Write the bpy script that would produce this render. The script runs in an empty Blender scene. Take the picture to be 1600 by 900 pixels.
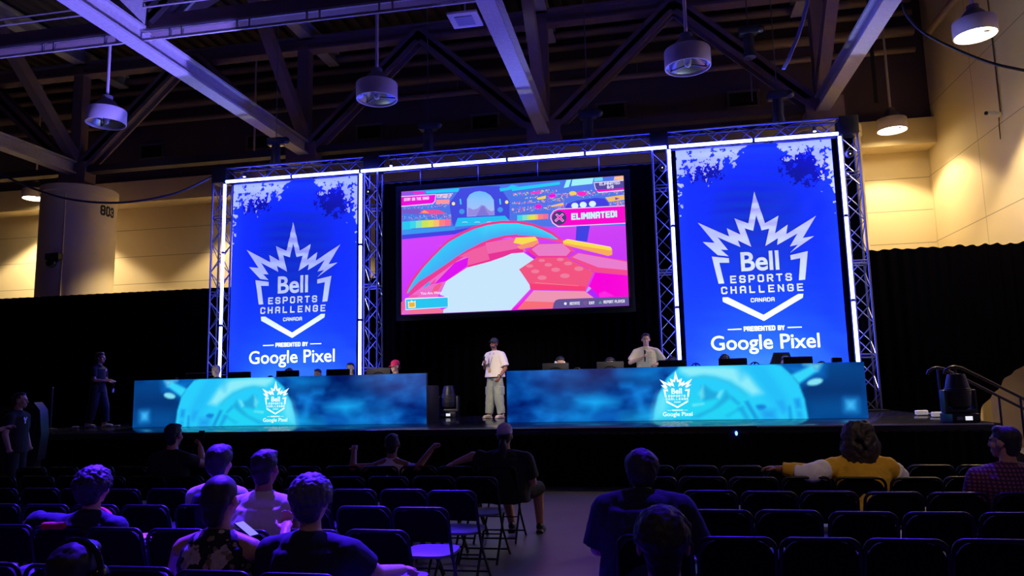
import bpy, bmesh, math, random
import numpy as np
from math import sin, cos, pi, radians, sqrt
from mathutils import Vector, Matrix, noise

# ---------------------------------------------------------------- camera, world, lights, exposure
SC = bpy.context.scene
COL = SC.collection
SC.view_settings.view_transform = 'Standard'
SC.view_settings.look = 'None'
SC.view_settings.gamma = 1.0
SC.view_settings.use_curve_mapping = False
SC.view_settings.exposure = 0.0
FPX, CAMZ, YAW, PITCH, ROLL = 1150.0, 1.673, .1831, .1313, -.0223
_f = Vector((-sin(YAW)*cos(PITCH), cos(YAW)*cos(PITCH), sin(PITCH)))
_r0 = Vector((cos(YAW), sin(YAW), 0)); _u0 = _r0.cross(_f)
_r = _r0*cos(ROLL)+_u0*sin(ROLL); _u = -_r0*sin(ROLL)+_u0*cos(ROLL)
cam_data = bpy.data.cameras.new('camera'); cam = bpy.data.objects.new('camera', cam_data); COL.objects.link(cam)
cam_data.sensor_width = 36.0; cam_data.lens = FPX*36.0/1600.0; cam_data.clip_start = 0.05; cam_data.clip_end = 200
cam.matrix_world = Matrix(((_r.x, _u.x, -_f.x, 0), (_r.y, _u.y, -_f.y, 0), (_r.z, _u.z, -_f.z, CAMZ), (0, 0, 0, 1)))
SC.camera = cam
def at_y(px, py, Y):                      # survey helper: where a sight line meets the plane at depth Y
    d = _r*((px-800)/FPX)-_u*((py-450)/FPX)+_f
    t = Y/d.y
    return Vector((d.x*t, Y, CAMZ+d.z*t))

world = bpy.data.worlds.new('hall'); SC.world = world; world.use_nodes = True
world.node_tree.nodes['Background'].inputs[0].default_value = (.30, .17, .42, 1)
world.node_tree.nodes['Background'].inputs[1].default_value = .036

def spot(name, loc, target, rgb, power, angle, blend=.3, radius=.1):
    l = bpy.data.lights.new(name, 'SPOT'); l.color = rgb; l.energy = power
    l.spot_size = radians(angle); l.spot_blend = blend; l.shadow_soft_size = radius
    o = bpy.data.objects.new(name, l); COL.objects.link(o); o.location = loc
    o.rotation_euler = (Vector(target)-Vector(loc)).to_track_quat('-Z', 'Y').to_euler()
    return o
# front-of-house white wash on the presenters and on the lower part of the banners
spot('front_wash_light', (-9.5, 3.5, 8.5), (-4.3, 16.2, 2.0), (1, .84, .76), 5200, 13, .5, .2)
spot('front_wash_light', (3.0, 3.5, 8.5), (-1.9, 16.0, 2.1), (1, .84, .76), 5200, 13, .5, .2)
# uplights on the stage floor in front of the banners
for x, p in ((-9.45, 540), (-8.0, 400), (2.5, 540), (1.5, 330), (3.6, 330)):
    spot('banner_uplight', (x, 16.35, 1.05), (x, 17.25, 3.1), (.72, .90, 1), p, 110, 1, .1)
# blue wash on the banners
spot('banner_wash_light', (-8.9, 9.0, 9.0), (-8.9, 17.2, 4.8), (.42, .45, 1), 1900, 38, .6, .3)
spot('banner_wash_light', (2.5, 9.0, 9.0), (2.5, 17.2, 4.8), (.42, .45, 1), 1900, 38, .6, .3)
# unseen blue spots placed high over the floor, aimed at the audience
for x, tx, p in ((-7.0, -4.6, 26000), (-4.2, -2.6, 52000), (1.2, .2, 8000), (4.0, 2.4, 5000)):
    spot('audience_light', (x, 9.6, 10.0), (tx, 4.6, .8), (.062, .012, 1), p, 24, .9, .2)
# violet uplight on the roof steel
spot('roof_light', (-4.2, 12.6, 1.7), (-11.2, 12.0, 9.6), (.21, .18, 1), 9000, 32, .12, .06)
spot('roof_light', (2.0, 12.0, 1.5), (5.2, 13.6, 9.6), (.28, .22, 1), 4200, 16, .12, .06)
spot('roof_light', (-6.0, 9.0, 3.0), (-2.6, 12.6, 9.6), (.22, .18, 1), 550, 20, .3, .06)
# violet spot added to tint the aisle, dim warm house light over the seats
spot('aisle_fill_light', (-.72, 5.2, 12.0), (-.68, 5.8, 0), (.34, .18, 1), 3800, 10, .7, .3)
spot('warm_fill_light', (1.5, -2.5, 9.0), (0, 5.0, .8), (1, .70, .56), 110, 75, .8, .5)
spot('warm_fill_light', (3.2, -1.5, 9.0), (1.6, 7.3, 1.0), (1, .74, .56), 700, 13, .8, .3)  # extra warm spot added to brighten the yellow hoodie

# ---------------------------------------------------------------- helpers
def S(r, g, b):
    return tuple((c/255/12.92 if c/255 <= .04045 else ((c/255+.055)/1.055)**2.4) for c in (r, g, b))
_mats = {}
def M(name, rgb, rough=.6, metal=0., emit=0., nz=0., ns=8., coat=0., bump=0., spec=.5):
    if name in _mats: return _mats[name]
    m = bpy.data.materials.new(name); m.use_nodes = True; nt = m.node_tree; b = nt.nodes['Principled BSDF']
    b.inputs['Roughness'].default_value = rough; b.inputs['Metallic'].default_value = metal
    b.inputs['Coat Weight'].default_value = coat; b.inputs['Specular IOR Level'].default_value = spec
    tc = nt.nodes.new('ShaderNodeTexCoord'); n = nt.nodes.new('ShaderNodeTexNoise')
    n.inputs['Scale'].default_value = ns; n.inputs['Detail'].default_value = 4
    nt.links.new(tc.outputs['Object'], n.inputs['Vector'])
    mx = nt.nodes.new('ShaderNodeMix'); mx.data_type = 'RGBA'
    k = max(nz, .03)
    mx.inputs[6].default_value = (*[c*(1-k) for c in rgb], 1); mx.inputs[7].default_value = (*[min(1, c*(1+k)) for c in rgb], 1)
    nt.links.new(n.outputs['Fac'], mx.inputs[0]); nt.links.new(mx.outputs[2], b.inputs['Base Color'])
    if emit:
        b.inputs['Emission Color'].default_value = (*rgb, 1); b.inputs['Emission Strength'].default_value = emit
    if bump:
        bp = nt.nodes.new('ShaderNodeBump'); bp.inputs['Strength'].default_value = bump; bp.inputs['Distance'].default_value = .02
        nt.links.new(n.outputs['Fac'], bp.inputs['Height']); nt.links.new(bp.outputs['Normal'], b.inputs['Normal'])
    _mats[name] = m; return m
def EM(name, rgb, strength=1., sample=True):     # a surface that gives off light
    if name in _mats: return _mats[name]
    m = bpy.data.materials.new(name); m.use_nodes = True; nt = m.node_tree; b = nt.nodes['Principled BSDF']
    b.inputs['Base Color'].default_value = (.02, .02, .02, 1); b.inputs['Roughness'].default_value = .5
    b.inputs['Emission Color'].default_value = (*rgb, 1); b.inputs['Emission Strength'].default_value = strength
    if not sample: m.cycles.emission_sampling = 'NONE'
    _mats[name] = m; return m
def VCEM(name, attr, strength=1., sample=True):  # a video surface that shows per-vertex colours
    m = bpy.data.materials.new(name); m.use_nodes = True; nt = m.node_tree; b = nt.nodes['Principled BSDF']
    a = nt.nodes.new('ShaderNodeAttribute'); a.attribute_name = attr
    b.inputs['Base Color'].default_value = (.01, .01, .01, 1); b.inputs['Roughness'].default_value = .4
    nt.links.new(a.outputs['Color'], b.inputs['Emission Color']); b.inputs['Emission Strength'].default_value = strength
    if not sample: m.cycles.emission_sampling = 'NONE'
    return m

class MB:                                        # collects shapes into ONE mesh
    def __init__(s): s.v = []; s.f = []; s.mi = []
    def add(s, vs, fs, mi=0):
        o = len(s.v); s.v += [tuple(p) for p in vs]
        for f in fs: s.f.append([i+o for i in f]); s.mi.append(mi)
        return s
    def box(s, c, d, rz=0, mi=0, mat=None, ch=0.):
        hx, hy, hz = d[0]/2, d[1]/2, d[2]/2
        if ch:
            bm = bmesh.new(); bmesh.ops.create_cube(bm, size=1)
            for v in bm.verts: v.co = Vector((v.co.x*d[0], v.co.y*d[1], v.co.z*d[2]))
            bmesh.ops.bevel(bm, geom=bm.edges[:], offset=ch, segments=2, affect='EDGES', profile=.5)
            bm.verts.index_update(); vs = [v.co.copy() for v in bm.verts]; fs = [[v.index for v in f.verts] for f in bm.faces]; bm.free()
        else:
            vs = [Vector((x, y, z)) for x in (-hx, hx) for y in (-hy, hy) for z in (-hz, hz)]
            fs = [(0, 1, 3, 2), (4, 6, 7, 5), (0, 4, 5, 1), (2, 3, 7, 6), (0, 2, 6, 4), (1, 5, 7, 3)]
        R = mat if mat is not None else Matrix.Rotation(rz, 3, 'Z')
        return s.add([R@v+Vector(c) for v in vs], fs, mi)
    def cone(s, a, b, ra, rb, n=12, mi=0, caps=True):
        a, b = Vector(a), Vector(b); d = (b-a)
        if d.length < 1e-6: return s
        q = d.to_track_quat('Z', 'Y'); vs = []
        for p, r in ((a, ra), (b, rb)):
            for i in range(n): vs.append(p+q@Vector((r*cos(2*pi*i/n), r*sin(2*pi*i/n), 0)))
        fs = [(i, (i+1) % n, n+(i+1) % n, n+i) for i in range(n)]
        if caps: fs += [tuple(range(n-1, -1, -1)), tuple(range(n, 2*n))]
        return s.add(vs, fs, mi)
    def cyl(s, a, b, r, n=12, mi=0): return s.cone(a, b, r, r, n, mi)
    def ell(s, c, r, n=16, m=10, mi=0, rot=None):
        c = Vector(c); R = rot or Matrix.Identity(3); vs = [c+R@Vector((0, 0, r[2]))]
        for j in range(1, m):
            t = pi*j/m
            for i in range(n): vs.append(c+R@Vector((r[0]*sin(t)*cos(2*pi*i/n), r[1]*sin(t)*sin(2*pi*i/n), r[2]*cos(t))))
        vs.append(c+R@Vector((0, 0, -r[2]))); L = len(vs)-1
        fs = [(0, 1+i, 1+(i+1) % n) for i in range(n)]
        for j in range(m-2):
            for i in range(n): fs.append((1+j*n+i, 1+(j+1)*n+i, 1+(j+1)*n+(i+1) % n, 1+j*n+(i+1) % n))
        fs += [(1+(m-2)*n+i, L, 1+(m-2)*n+(i+1) % n) for i in range(n)]
        return s.add(vs, fs, mi)
    def tube(s, pts, r, n=10, mi=0, closed=False):
        P = [Vector(p) for p in pts]; N = len(P); vs = []; up = None
        for k in range(N):
            if closed: t = (P[(k+1) % N]-P[k-1]).normalized()
            else: t = (P[min(k+1, N-1)]-P[max(k-1, 0)]).normalized()
            if up is None: up = Vector((0, 0, 1)) if abs(t.z) < .9 else Vector((1, 0, 0))
            e1 = (up-t*up.dot(t)).normalized(); e2 = t.cross(e1); up = e1
            rr = r[k] if isinstance(r, (list, tuple)) else r
            for i in range(n): vs.append(P[k]+e1*(rr*cos(2*pi*i/n))+e2*(rr*sin(2*pi*i/n)))
        fs = []
        for k in range(N if closed else N-1):
            for i in range(n):
                a = k*n+i; b = k*n+(i+1) % n; c = ((k+1) % N)*n+(i+1) % n; d = ((k+1) % N)*n+i
                fs.append((a, b, c, d))
        if not closed: fs += [tuple(range(n-1, -1, -1)), tuple(range((N-1)*n, N*n))]
        return s.add(vs, fs, mi)
    def lathe(s, prof, c=(0, 0, 0), n=32, mi=0, rot=None):  # (r, z) pairs
        c = Vector(c); R = rot or Matrix.Identity(3); vs = []
        for r, z in prof:
            for i in range(n): vs.append(c+R@Vector((r*cos(2*pi*i/n), r*sin(2*pi*i/n), z)))
        fs = []
        for k in range(len(prof)-1):
            for i in range(n): fs.append((k*n+i, k*n+(i+1) % n, (k+1)*n+(i+1) % n, (k+1)*n+i))
        return s.add(vs, fs, mi)
    def prism(s, poly, y0, y1, mi=0):            # (x, z) outline pushed from y0 to y1
        n = len(poly); vs = [(x, y0, z) for x, z in poly]+[(x, y1, z) for x, z in poly]
        fs = [tuple(range(n)), tuple(range(2*n-1, n-1, -1))]+[(i, (i+1) % n, n+(i+1) % n, n+i) for i in range(n)]
        return s.add(vs, fs, mi)
    def build(s, name, mats, parent=None, smooth=38, loc=None, tri=False):
        me = bpy.data.meshes.new(name); me.from_pydata(s.v, [], s.f)
        ml = mats if isinstance(mats, (list, tuple)) else [mats]
        for m in ml: me.materials.append(m)
        if len(ml) > 1: me.polygons.foreach_set('material_index', s.mi)
        bm = bmesh.new(); bm.from_mesh(me); bmesh.ops.recalc_face_normals(bm, faces=bm.faces[:])
        if tri: bmesh.ops.triangulate(bm, faces=[f for f in bm.faces if len(f.verts) > 4])
        bm.to_mesh(me); bm.free()
        if smooth:
            me.polygons.foreach_set('use_smooth', [True]*len(me.polygons)); me.set_sharp_from_angle(angle=radians(smooth))
        o = bpy.data.objects.new(name, me); COL.objects.link(o)
        if parent: o.parent = parent
        if loc: o.location = loc
        return o
def thing(name, label, cat, loc=(0, 0, 0), rz=0., group=None):
    o = bpy.data.objects.new(name, None); COL.objects.link(o); o.empty_display_size = .1
    o.location = loc; o.rotation_euler = (0, 0, rz); o['label'] = label; o['category'] = cat
    if group: o['group'] = group
    return o
def tag(o, label, cat, group=None):
    o['label'] = label; o['category'] = cat
    if group: o['group'] = group
    return o
def struct(o): o['kind'] = 'structure'; return o
def dup(root, loc, label, rz=None, group=None):
    r = root.copy(); COL.objects.link(r); r.location = loc; r['label'] = label
    if rz is not None: r.rotation_euler = (0, 0, rz)
    if group: r['group'] = group
    for ch in list(root.children):
        c = ch.copy(); COL.objects.link(c); c.parent = r
        for g in list(ch.children):
            d = g.copy(); COL.objects.link(d); d.parent = c
    return r

# block capitals drawn with strokes (0..1 high)
W_, C_ = .62, .13
LET = {
 'A': [[(0, 0), (0, 1-C_), (C_, 1), (W_-C_, 1), (W_, 1-C_), (W_, 0)], [(0, .42), (W_, .42)]],
 'B': [[(0, 0), (0, 1), (W_-C_, 1), (W_, 1-C_), (W_, .62), (W_-C_, .52), (0, .52)], [(W_-C_, .52), (W_, .42), (W_, C_), (W_-C_, 0), (0, 0)]],
 'C': [[(W_, .75), (W_, 1-C_), (W_-C_, 1), (C_, 1), (0, 1-C_), (0, C_), (C_, 0), (W_-C_, 0), (W_, C_), (W_, .25)]],
 'D': [[(0, 0), (0, 1), (W_-C_*1.3, 1), (W_, 1-C_*1.3), (W_, C_*1.3), (W_-C_*1.3, 0), (0, 0)]],
 'E': [[(W_, 1), (0, 1), (0, 0), (W_, 0)], [(0, .5), (W_*.85, .5)]],
 'G': [[(W_, .78), (W_, 1-C_), (W_-C_, 1), (C_, 1), (0, 1-C_), (0, C_), (C_, 0), (W_-C_, 0), (W_, C_), (W_, .48), (W_*.5, .48)]],
 'H': [[(0, 0), (0, 1)], [(W_, 0), (W_, 1)], [(0, .5), (W_, .5)]],
 'I': [[(0, 0), (0, 1)]],
 'L': [[(0, 1), (0, 0), (W_*.9, 0)]],
 'M': [[(0, 0), (0, 1), (.38, .45), (.76, 1), (.76, 0)]],
 'N': [[(0, 0), (0, 1), (W_, 0), (W_, 1)]],
 'O': [[(0, C_), (0, 1-C_), (C_, 1), (W_-C_, 1), (W_, 1-C_), (W_, C_), (W_-C_, 0), (C_, 0), (0, C_)]],
 'P': [[(0, 0), (0, 1), (W_-C_, 1), (W_, 1-C_), (W_, .55), (W_-C_, .42), (0, .42)]],
 'R': [[(0, 0), (0, 1), (W_-C_, 1), (W_, 1-C_), (W_, .58), (W_-C_, .46), (0, .46)], [(W_*.5, .46), (W_, 0)]],
 'S': [[(W_, .78), (W_, 1-C_), (W_-C_, 1), (C_, 1), (0, 1-C_), (0, .62), (C_, .52), (W_-C_, .48), (W_, .38), (W_, C_), (W_-C_, 0), (C_, 0), (0, C_), (0, .22)]],
 'T': [[(0, 1), (W_, 1)], [(W_/2, 0), (W_/2, 1)]],
 'X': [[(0, 0), (W_, 1)], [(0, 1), (W_, 0)]],
 'Y': [[(0, 1), (W_/2, .48), (W_, 1)], [(W_/2, .48), (W_/2, 0)]],
 'K': [[(0, 0), (0, 1)], [(W_, 1), (.05, .48), (W_, 0)]],
 'W': [[(0, 1), (.2, 0), (.4, .7), (.6, 0), (.8, 1)]],
 'U': [[(0, 1), (0, C_), (C_, 0), (W_-C_, 0), (W_, C_), (W_, 1)]],
 '!': [[(0, 1), (0, .35)], [(0, .12), (0, 0)]],
 '/': [[(0, 0), (.4, 1)]],
 '8': [[(0, C_), (0, 1-C_), (C_, 1), (W_-C_, 1), (W_, 1-C_), (W_, C_), (W_-C_, 0), (C_, 0), (0, C_)], [(0, .5), (W_, .5)]],
 '9': [[(W_, .5), (0, .5), (0, 1-C_), (C_, 1), (W_-C_, 1), (W_, 1-C_), (W_, C_), (W_-C_, 0), (0, 0)]],
 '0': [[(0, C_), (0, 1-C_), (C_, 1), (W_-C_, 1), (W_, 1-C_), (W_, C_), (W_-C_, 0), (C_, 0), (0, C_)]],
 '3': [[(0, .8), (0, 1-C_), (C_, 1), (W_-C_, 1), (W_, 1-C_), (W_, .6), (W_-C_, .52), (.2, .52)], [(W_-C_, .52), (W_, .42), (W_, C_), (W_-C_, 0), (C_, 0), (0, C_), (0, .2)]],
}
def adv(ch): return {'I': 0, '!': 0, 'M': .76, 'W': .8, '/': .4, ' ': .25}.get(ch, W_)
def stroke_quads(text, x0, x1, z0, h, t=.17):    # flat quads filling x0..x1, cap height h
    n = len(text); tw = sum(adv(c) for c in text)
    inner = (x1-x0)-t*h
    sx = h*.95; gap = (inner-tw*sx)/max(n-1, 1)
    if gap < t*h*1.25 and n > 1: gap = t*h*1.25; sx = (inner-gap*(n-1))/tw
    out = []; x = x0+t*h/2; e = t*h/2
    for ch in text:
        for pl in LET.get(ch, []):
            pts = [Vector((x+px*sx, z0+e+pz*(h-t*h))) for px, pz in pl]
            for a, b in zip(pts[:-1], pts[1:]):
                d = (b-a).normalized(); nrm = Vector((-d.y, d.x))*e; a2 = a-d*e*.9; b2 = b+d*e*.9
                out.append([a2+nrm, a2-nrm, b2-nrm, b2+nrm])
        x += adv(ch)*sx+gap
    return out
def font_polys(text, width, offset=.0):           # built-in typeface as a flat mesh scaled to a width; returns verts, faces
    cu = bpy.data.curves.new('t', 'FONT'); cu.body = text; cu.offset = offset; cu.fill_mode = 'BOTH'; cu.resolution_u = 4
    o = bpy.data.objects.new('t', cu); COL.objects.link(o); bpy.context.view_layer.update()
    me = bpy.data.meshes.new_from_object(o.evaluated_get(bpy.context.evaluated_depsgraph_get()))
    vs = [v.co.copy() for v in me.vertices]; fs = [list(p.vertices) for p in me.polygons]
    bpy.data.objects.remove(o); bpy.data.curves.remove(cu); bpy.data.meshes.remove(me)
    x0 = min(v.x for v in vs); x1 = max(v.x for v in vs); k = width/(x1-x0)
    return [((v.x-x0)*k, v.y*k) for v in vs], fs
def conform(me, dispf, maxlen=.12):               # lets a flat print follow the fabric it is printed on
    bm = bmesh.new(); bm.from_mesh(me); bmesh.ops.triangulate(bm, faces=bm.faces[:])
    for _ in range(7):
        es = [e for e in bm.edges if e.calc_length() > maxlen]
        if not es: break
        bmesh.ops.subdivide_edges(bm, edges=es, cuts=1); bmesh.ops.triangulate(bm, faces=[f for f in bm.faces if len(f.verts) > 3])
    for v in bm.verts: v.co.y += dispf(v.co.x, v.co.z)
    bm.to_mesh(me); bm.free()

# ---------------------------------------------------------------- the hall
def nodes_seams(name, rgb, seams, rough=.75, w=.012):   # painted panels with recessed joints; seams = (axis, period, offset)
    m = bpy.data.materials.new(name); m.use_nodes = True; nt = m.node_tree; b = nt.nodes['Principled BSDF']
    b.inputs['Roughness'].default_value = rough
    tc = nt.nodes.new('ShaderNodeTexCoord'); sp = nt.nodes.new('ShaderNodeSeparateXYZ'); nt.links.new(tc.outputs['Object'], sp.inputs[0])
    def mth(op, a, c=None):
        n = nt.nodes.new('ShaderNodeMath'); n.operation = op
        for i, v in enumerate((a, c)):
            if v is None: continue
            if isinstance(v, (int, float)): n.inputs[i].default_value = v
            else: nt.links.new(v, n.inputs[i])
        return n.outputs[0]
    tot = None
    for ax, per, off in seams:
        t = mth('FRACT', mth('DIVIDE', mth('SUBTRACT', sp.outputs[ax], off-per/2), per))
        l = mth('LESS_THAN', mth('ABSOLUTE', mth('SUBTRACT', t, .5)), w/per)
        tot = l if tot is None else mth('MAXIMUM', tot, l)
    n = nt.nodes.new('ShaderNodeTexNoise'); n.inputs['Scale'].default_value = 1.3; n.inputs['Detail'].default_value = 5
    nt.links.new(tc.outputs['Object'], n.inputs['Vector'])
    mx = nt.nodes.new('ShaderNodeMix'); mx.data_type = 'RGBA'; mx.inputs[6].default_value = (*[c*.93 for c in rgb], 1); mx.inputs[7].default_value = (*rgb, 1)
    nt.links.new(n.outputs['Fac'], mx.inputs[0])
    m2 = nt.nodes.new('ShaderNodeMix'); m2.data_type = 'RGBA'; m2.inputs[7].default_value = (*[c*.45 for c in rgb], 1)
    nt.links.new(mx.outputs[2], m2.inputs[6]); nt.links.new(tot, m2.inputs[0]); nt.links.new(m2.outputs[2], b.inputs['Base Color'])
    return m
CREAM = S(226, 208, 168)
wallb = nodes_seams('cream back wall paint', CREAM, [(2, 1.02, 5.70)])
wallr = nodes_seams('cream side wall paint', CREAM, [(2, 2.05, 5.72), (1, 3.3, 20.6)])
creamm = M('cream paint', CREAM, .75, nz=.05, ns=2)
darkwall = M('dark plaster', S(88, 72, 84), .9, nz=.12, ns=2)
RW = 8.7
def conc():
    m = M('polished concrete', S(96, 92, 98), .36, nz=.25, ns=1.7); return m
struct(MB().box((-8, 11, -.05), (36, 30, .1)).build('floor', conc()))
struct(MB().box((-8.6, 24.1, 4.3), (34.8, .2, 8.6)).build('wall_back', wallb))
struct(MB().box((RW+.1, 10, 6.8), (.2, 28.4, 13.6)).build('wall_right', wallr))
struct(MB().box((-8.65, 23.6, 8.98), (34.7, .8, .8)).build('trim_1', creamm))
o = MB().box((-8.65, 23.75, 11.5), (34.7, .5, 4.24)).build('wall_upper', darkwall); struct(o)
# ribbed roof deck
mb = MB(); prof = []; x = -26.
while x < 8.6:
    prof += [(x, 13.62), (x+.18, 13.62), (x+.22, 13.5), (x+.40, 13.5)]; x += .44
prof += [(8.7, 13.62)]
poly = prof+[(8.7, 13.75), (-26, 13.75)]
n = len(prof)
mb.add([(px, -3, pz) for px, pz in prof]+[(px, 24, pz) for px, pz in prof], [(i, i+1, n+i+1, n+i) for i in range(n-1)])
mb.box((-8.65, 10.5, 13.75), (34.7, 27, .1))
struct(mb.build('ceiling', M('painted roof deck', S(70, 58, 66), .8, nz=.1), smooth=0))
# the two round columns and the number on the left one
def column(cx, cy, label):
    c = MB().lathe([(1.12, 0), (1.12, 8.2), (1.16, 8.22), (1.16, 8.42), (.9, 8.46), (0.01, 8.46)], (cx, cy, 0), 56).build('column', creamm)
    struct(c); return c
col803 = column(-18.55, 21, ''); column(4.8, 21, '')
q = stroke_quads('803', 0, .60, 7.50, .34, .2)
vx = Vector((.66, -.75)); rx = Vector((.75, .66)); mb = MB()
for quad in q:
    vs = []
    for p in quad:
        th = .56+p.x/1.125; d = vx*cos(th)+rx*sin(th); vs.append((-18.55+d.x*1.126, 21+d.y*1.126, p.y))
    mb.add(vs, [(0, 1, 2, 3)])
mb.build('lettering', M('black paint', S(25, 22, 22), .6), parent=col803)
# conduit and junction box on the column
mb = MB(); d = vx*cos(-.35)+rx*sin(-.35); mb.cyl((-18.55+d.x*1.14, 21+d.y*1.14, 0), (-18.55+d.x*1.14, 21+d.y*1.14, 8.1), .02, 8); mb.build('conduit', creamm, parent=col803)
# beige wall corner seen past the gathered drape at the right
struct(MB().box((8.25, 19.3, 1.5), (.9, .1, 3.0)).build('wall_corner', creamm))
struct(MB().box((7.72, 19.15, 1.5), (.12, .5, 3.0)).build('trim_2', creamm))

steel = M('fireproofed steel', S(176, 168, 172), .85, nz=.22, ns=14, bump=.5)
steel2 = M('brown painted steel', S(128, 106, 110), .8, nz=.15, ns=6)
def ibeam(mb, a, b, w, h):          # H section between two points
    a, b = Vector(a), Vector(b); t = (b-a).normalized()
    up = Vector((0, 0, 1)) if abs(t.z) < .95 else Vector((0, 1, 0))
    s = t.cross(up).normalized(); up = s.cross(t)
    R = Matrix((s, t, up)).transposed(); L = (b-a).length; c = (a+b)/2
    mb.box(c, (w*.28, L, h), mat=R); mb.box(c+up*(h/2), (w, L, h*.16), mat=R); mb.box(c-up*(h/2), (w, L, h*.16), mat=R)
def web(mb, a, b, w): 
    a, b = Vector(a), Vector(b); t = (b-a).normalized(); s = Vector((0, 1, 0)); up = s.cross(t)
    R = Matrix((s, t, up)).transposed(); c = (a+b)/2; L = (b-a).length
    mb.box(c, (w, L, w*.35), mat=R); mb.box(c+s*w*.42, (w*.16, L, w), mat=R); mb.box(c-s*w*.42, (w*.16, L, w), mat=R)
nodesX = (-18.7, -10.5, -2.8, 5.05)
for i, (x, lab) in enumerate(((-18.7, 'dark fireproofed steel beam at the far left, ending over the numbered column'), (-10.4, 'big fireproofed steel beam lit violet, running over the left banner'), (-2.8, 'big fireproofed steel beam running over the middle screen, violet at its near end'), (4.98, 'big fireproofed steel beam running over the right banner, bright violet at its near end'))):
    t = thing('roof_beam', lab, 'beam', (x, 11, 9.2), group='roof beams running towards the stage')
    mb = MB(); ibeam(mb, (0, -13, 0), (0, 10.2, 0), .36, .38); mb.build('bottom_chord', steel, t, smooth=0)
    mb = MB(); ibeam(mb, (0, -13, 3.9), (0, 12, 3.9), .4, .4); mb.build('top_chord', steel, t, smooth=0)
    for k, (y0, z0, y1, z1) in enumerate(((2.4, .2, 6.2, 3.8), (6.2, 3.8, 10, .2), (2.4, .2, -1.6, 3.8), (-1.6, 3.8, -5.6, .2))):
        mb = MB(); a, b = Vector((0, y0, z0)), Vector((0, y1, z1)); tt = (b-a).normalized(); s = Vector((1, 0, 0)); up = s.cross(tt)
        mb.box((a+b)/2, (.3, (b-a).length, .34), mat=Matrix((s, tt, up)).transposed()); mb.build('diagonal', steel if k > 1 else steel2, t, smooth=0)  # far diagonals coloured darker, standing in for unlit steel
for Y, zb, lab in ((21.0, 9.15, 'dark zigzag roof truss crossing in front of the vents'), (13.4, 9.52, 'dark roof truss crossing the hall in front of the stage')):
    m2 = steel2 if Y > 20 else steel2
    t = thing('roof_truss', lab, 'truss', (0, Y, zb), group='roof trusses crossing the hall')
    mb = MB()
    mb.box((-8.6, 0, 0), (34.4, .4, .34)) if Y < 20 else mb.box((-10.2, 0, 0), (31.4, .34, .22)); mb.build('bottom_chord', steel2 if Y < 20 else M('darkened brown steel', S(66, 52, 58), .85), t, smooth=0)  # far chord takes a darkened steel colour to hold back lamp light
    mb = MB(); ibeam(mb, (-25.8, 0, 3.55), (8.6, 0, 3.55), .4, .4); mb.build('top_chord', m2, t, smooth=0)
    for x in nodesX:
        for sgn in (-1, 1):
            if x+sgn*3.95 > 8.6: continue
            mb = MB(); web(mb, (x+sgn*.25, 0, .1), (x+sgn*3.9, 0, 3.5), .42); mb.build('diagonal', m2 if Y > 20 else steel, t, smooth=0)
        mb = MB(); mb.box((x, 0, 1.75), (.36, .36, 3.5)); mb.build('vertical', m2 if Y > 20 else steel, t, smooth=0)
        if Y > 20:
            mb = MB(); mb.box((x, 0, -.1), (1.0, .5, .7)); mb.build('gusset', m2, t, smooth=0)
# lit cable tray under the nearer truss
t = thing('cable_tray', 'pale ladder cable tray hung under the nearest roof truss', 'cable tray', (0, 13.15, 9.22))
mb = MB(); mb.box((-10, 0, .1), (24, .05, .05)); mb.box((-10, 0, -.1), (24, .05, .05)); mb.build('rail', steel, t, smooth=0)
for k in range(14):
    for xx in (-20.5+k*1.55, -20.22+k*1.55): MB().box((xx, 0, 0), (.04, .05, .2)).build('rung', steel, t, smooth=0)
mb = MB(); mb.cyl((-22, -.1, .72), (2, -.1, .72), .025, 8); mb.cyl((-22, -.1, .58), (2, -.1, .58), .02, 8); mb.build('conduit', steel, t)
# pipes along the back of the roof
pm = M('beige pipe paint', S(150, 128, 112), .6, nz=.08)
for k, (z, rr, lab) in enumerate(((11.5, .09, 'lowest of the long pipes above the vents'), (12.1, .16, 'second lowest, thicker long pipe above the vents'), (12.7, .10, 'third of the long pipes above the vents, under the roof deck'), (13.15, .13, 'uppermost long pipe above the vents, against the roof deck'))):
    mb = MB(); mb.cyl((-25, 23.1, z), (8.3, 23.1, z), rr, 14)
    for x in range(-24, 8, 3): mb.cyl((x, 23.1, z), (x, 23.1, 13.6), .012, 6)
    tag(mb.build('ceiling_pipe', pm), 'beige '+lab, 'pipe', 'pipes under the roof')
mb = MB(); mb.cyl((8.35, 8, 11.55), (8.35, 22.2, 11.55), .1, 14)
tag(mb.build('ceiling_pipe', pm), 'beige pipe running along the top of the right wall', 'pipe', 'pipes under the roof')
# vents in the upper wall
grm = M('black grille', S(12, 10, 16), .7); vfm = M('grey vent frame', S(108, 98, 112), .6)
for x, lab in ((-17.8, 'above the numbered column'), (-9.3, 'above the left banner'), (-5.15, 'above the left part of the screen'), (-.9, 'above the right part of the screen'), (3.28, 'above the right banner'), (-13.5, 'between the numbered column and the left banner')):
    t = thing('air_vent', 'rectangular dark air vent in the upper wall '+lab, 'vent', (x, 23.5, 10.55), group='air vents in the upper wall')
    w, h = (.46, .26)
    mb = MB()
    for c, d in (((0, -.02, h), (2*w+.12, .06, .07)), ((0, -.02, -h), (2*w+.12, .06, .07)), ((w, -.02, 0), (.07, .06, 2*h)), ((-w, -.02, 0), (.07, .06, 2*h))): mb.box(c, d)
    mb.build('frame', vfm, t, smooth=0)
    mb = MB()
    for k in range(8): mb.box((0, -.02, -h+.05+k*.06), (2*w-.06, .035, .025), mat=Matrix.Rotation(.5, 3, 'X'))
    mb.box((0, 0.01, 0), (2*w, .02, 2*h)); mb.build('grille', grm, t, smooth=0)

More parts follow.
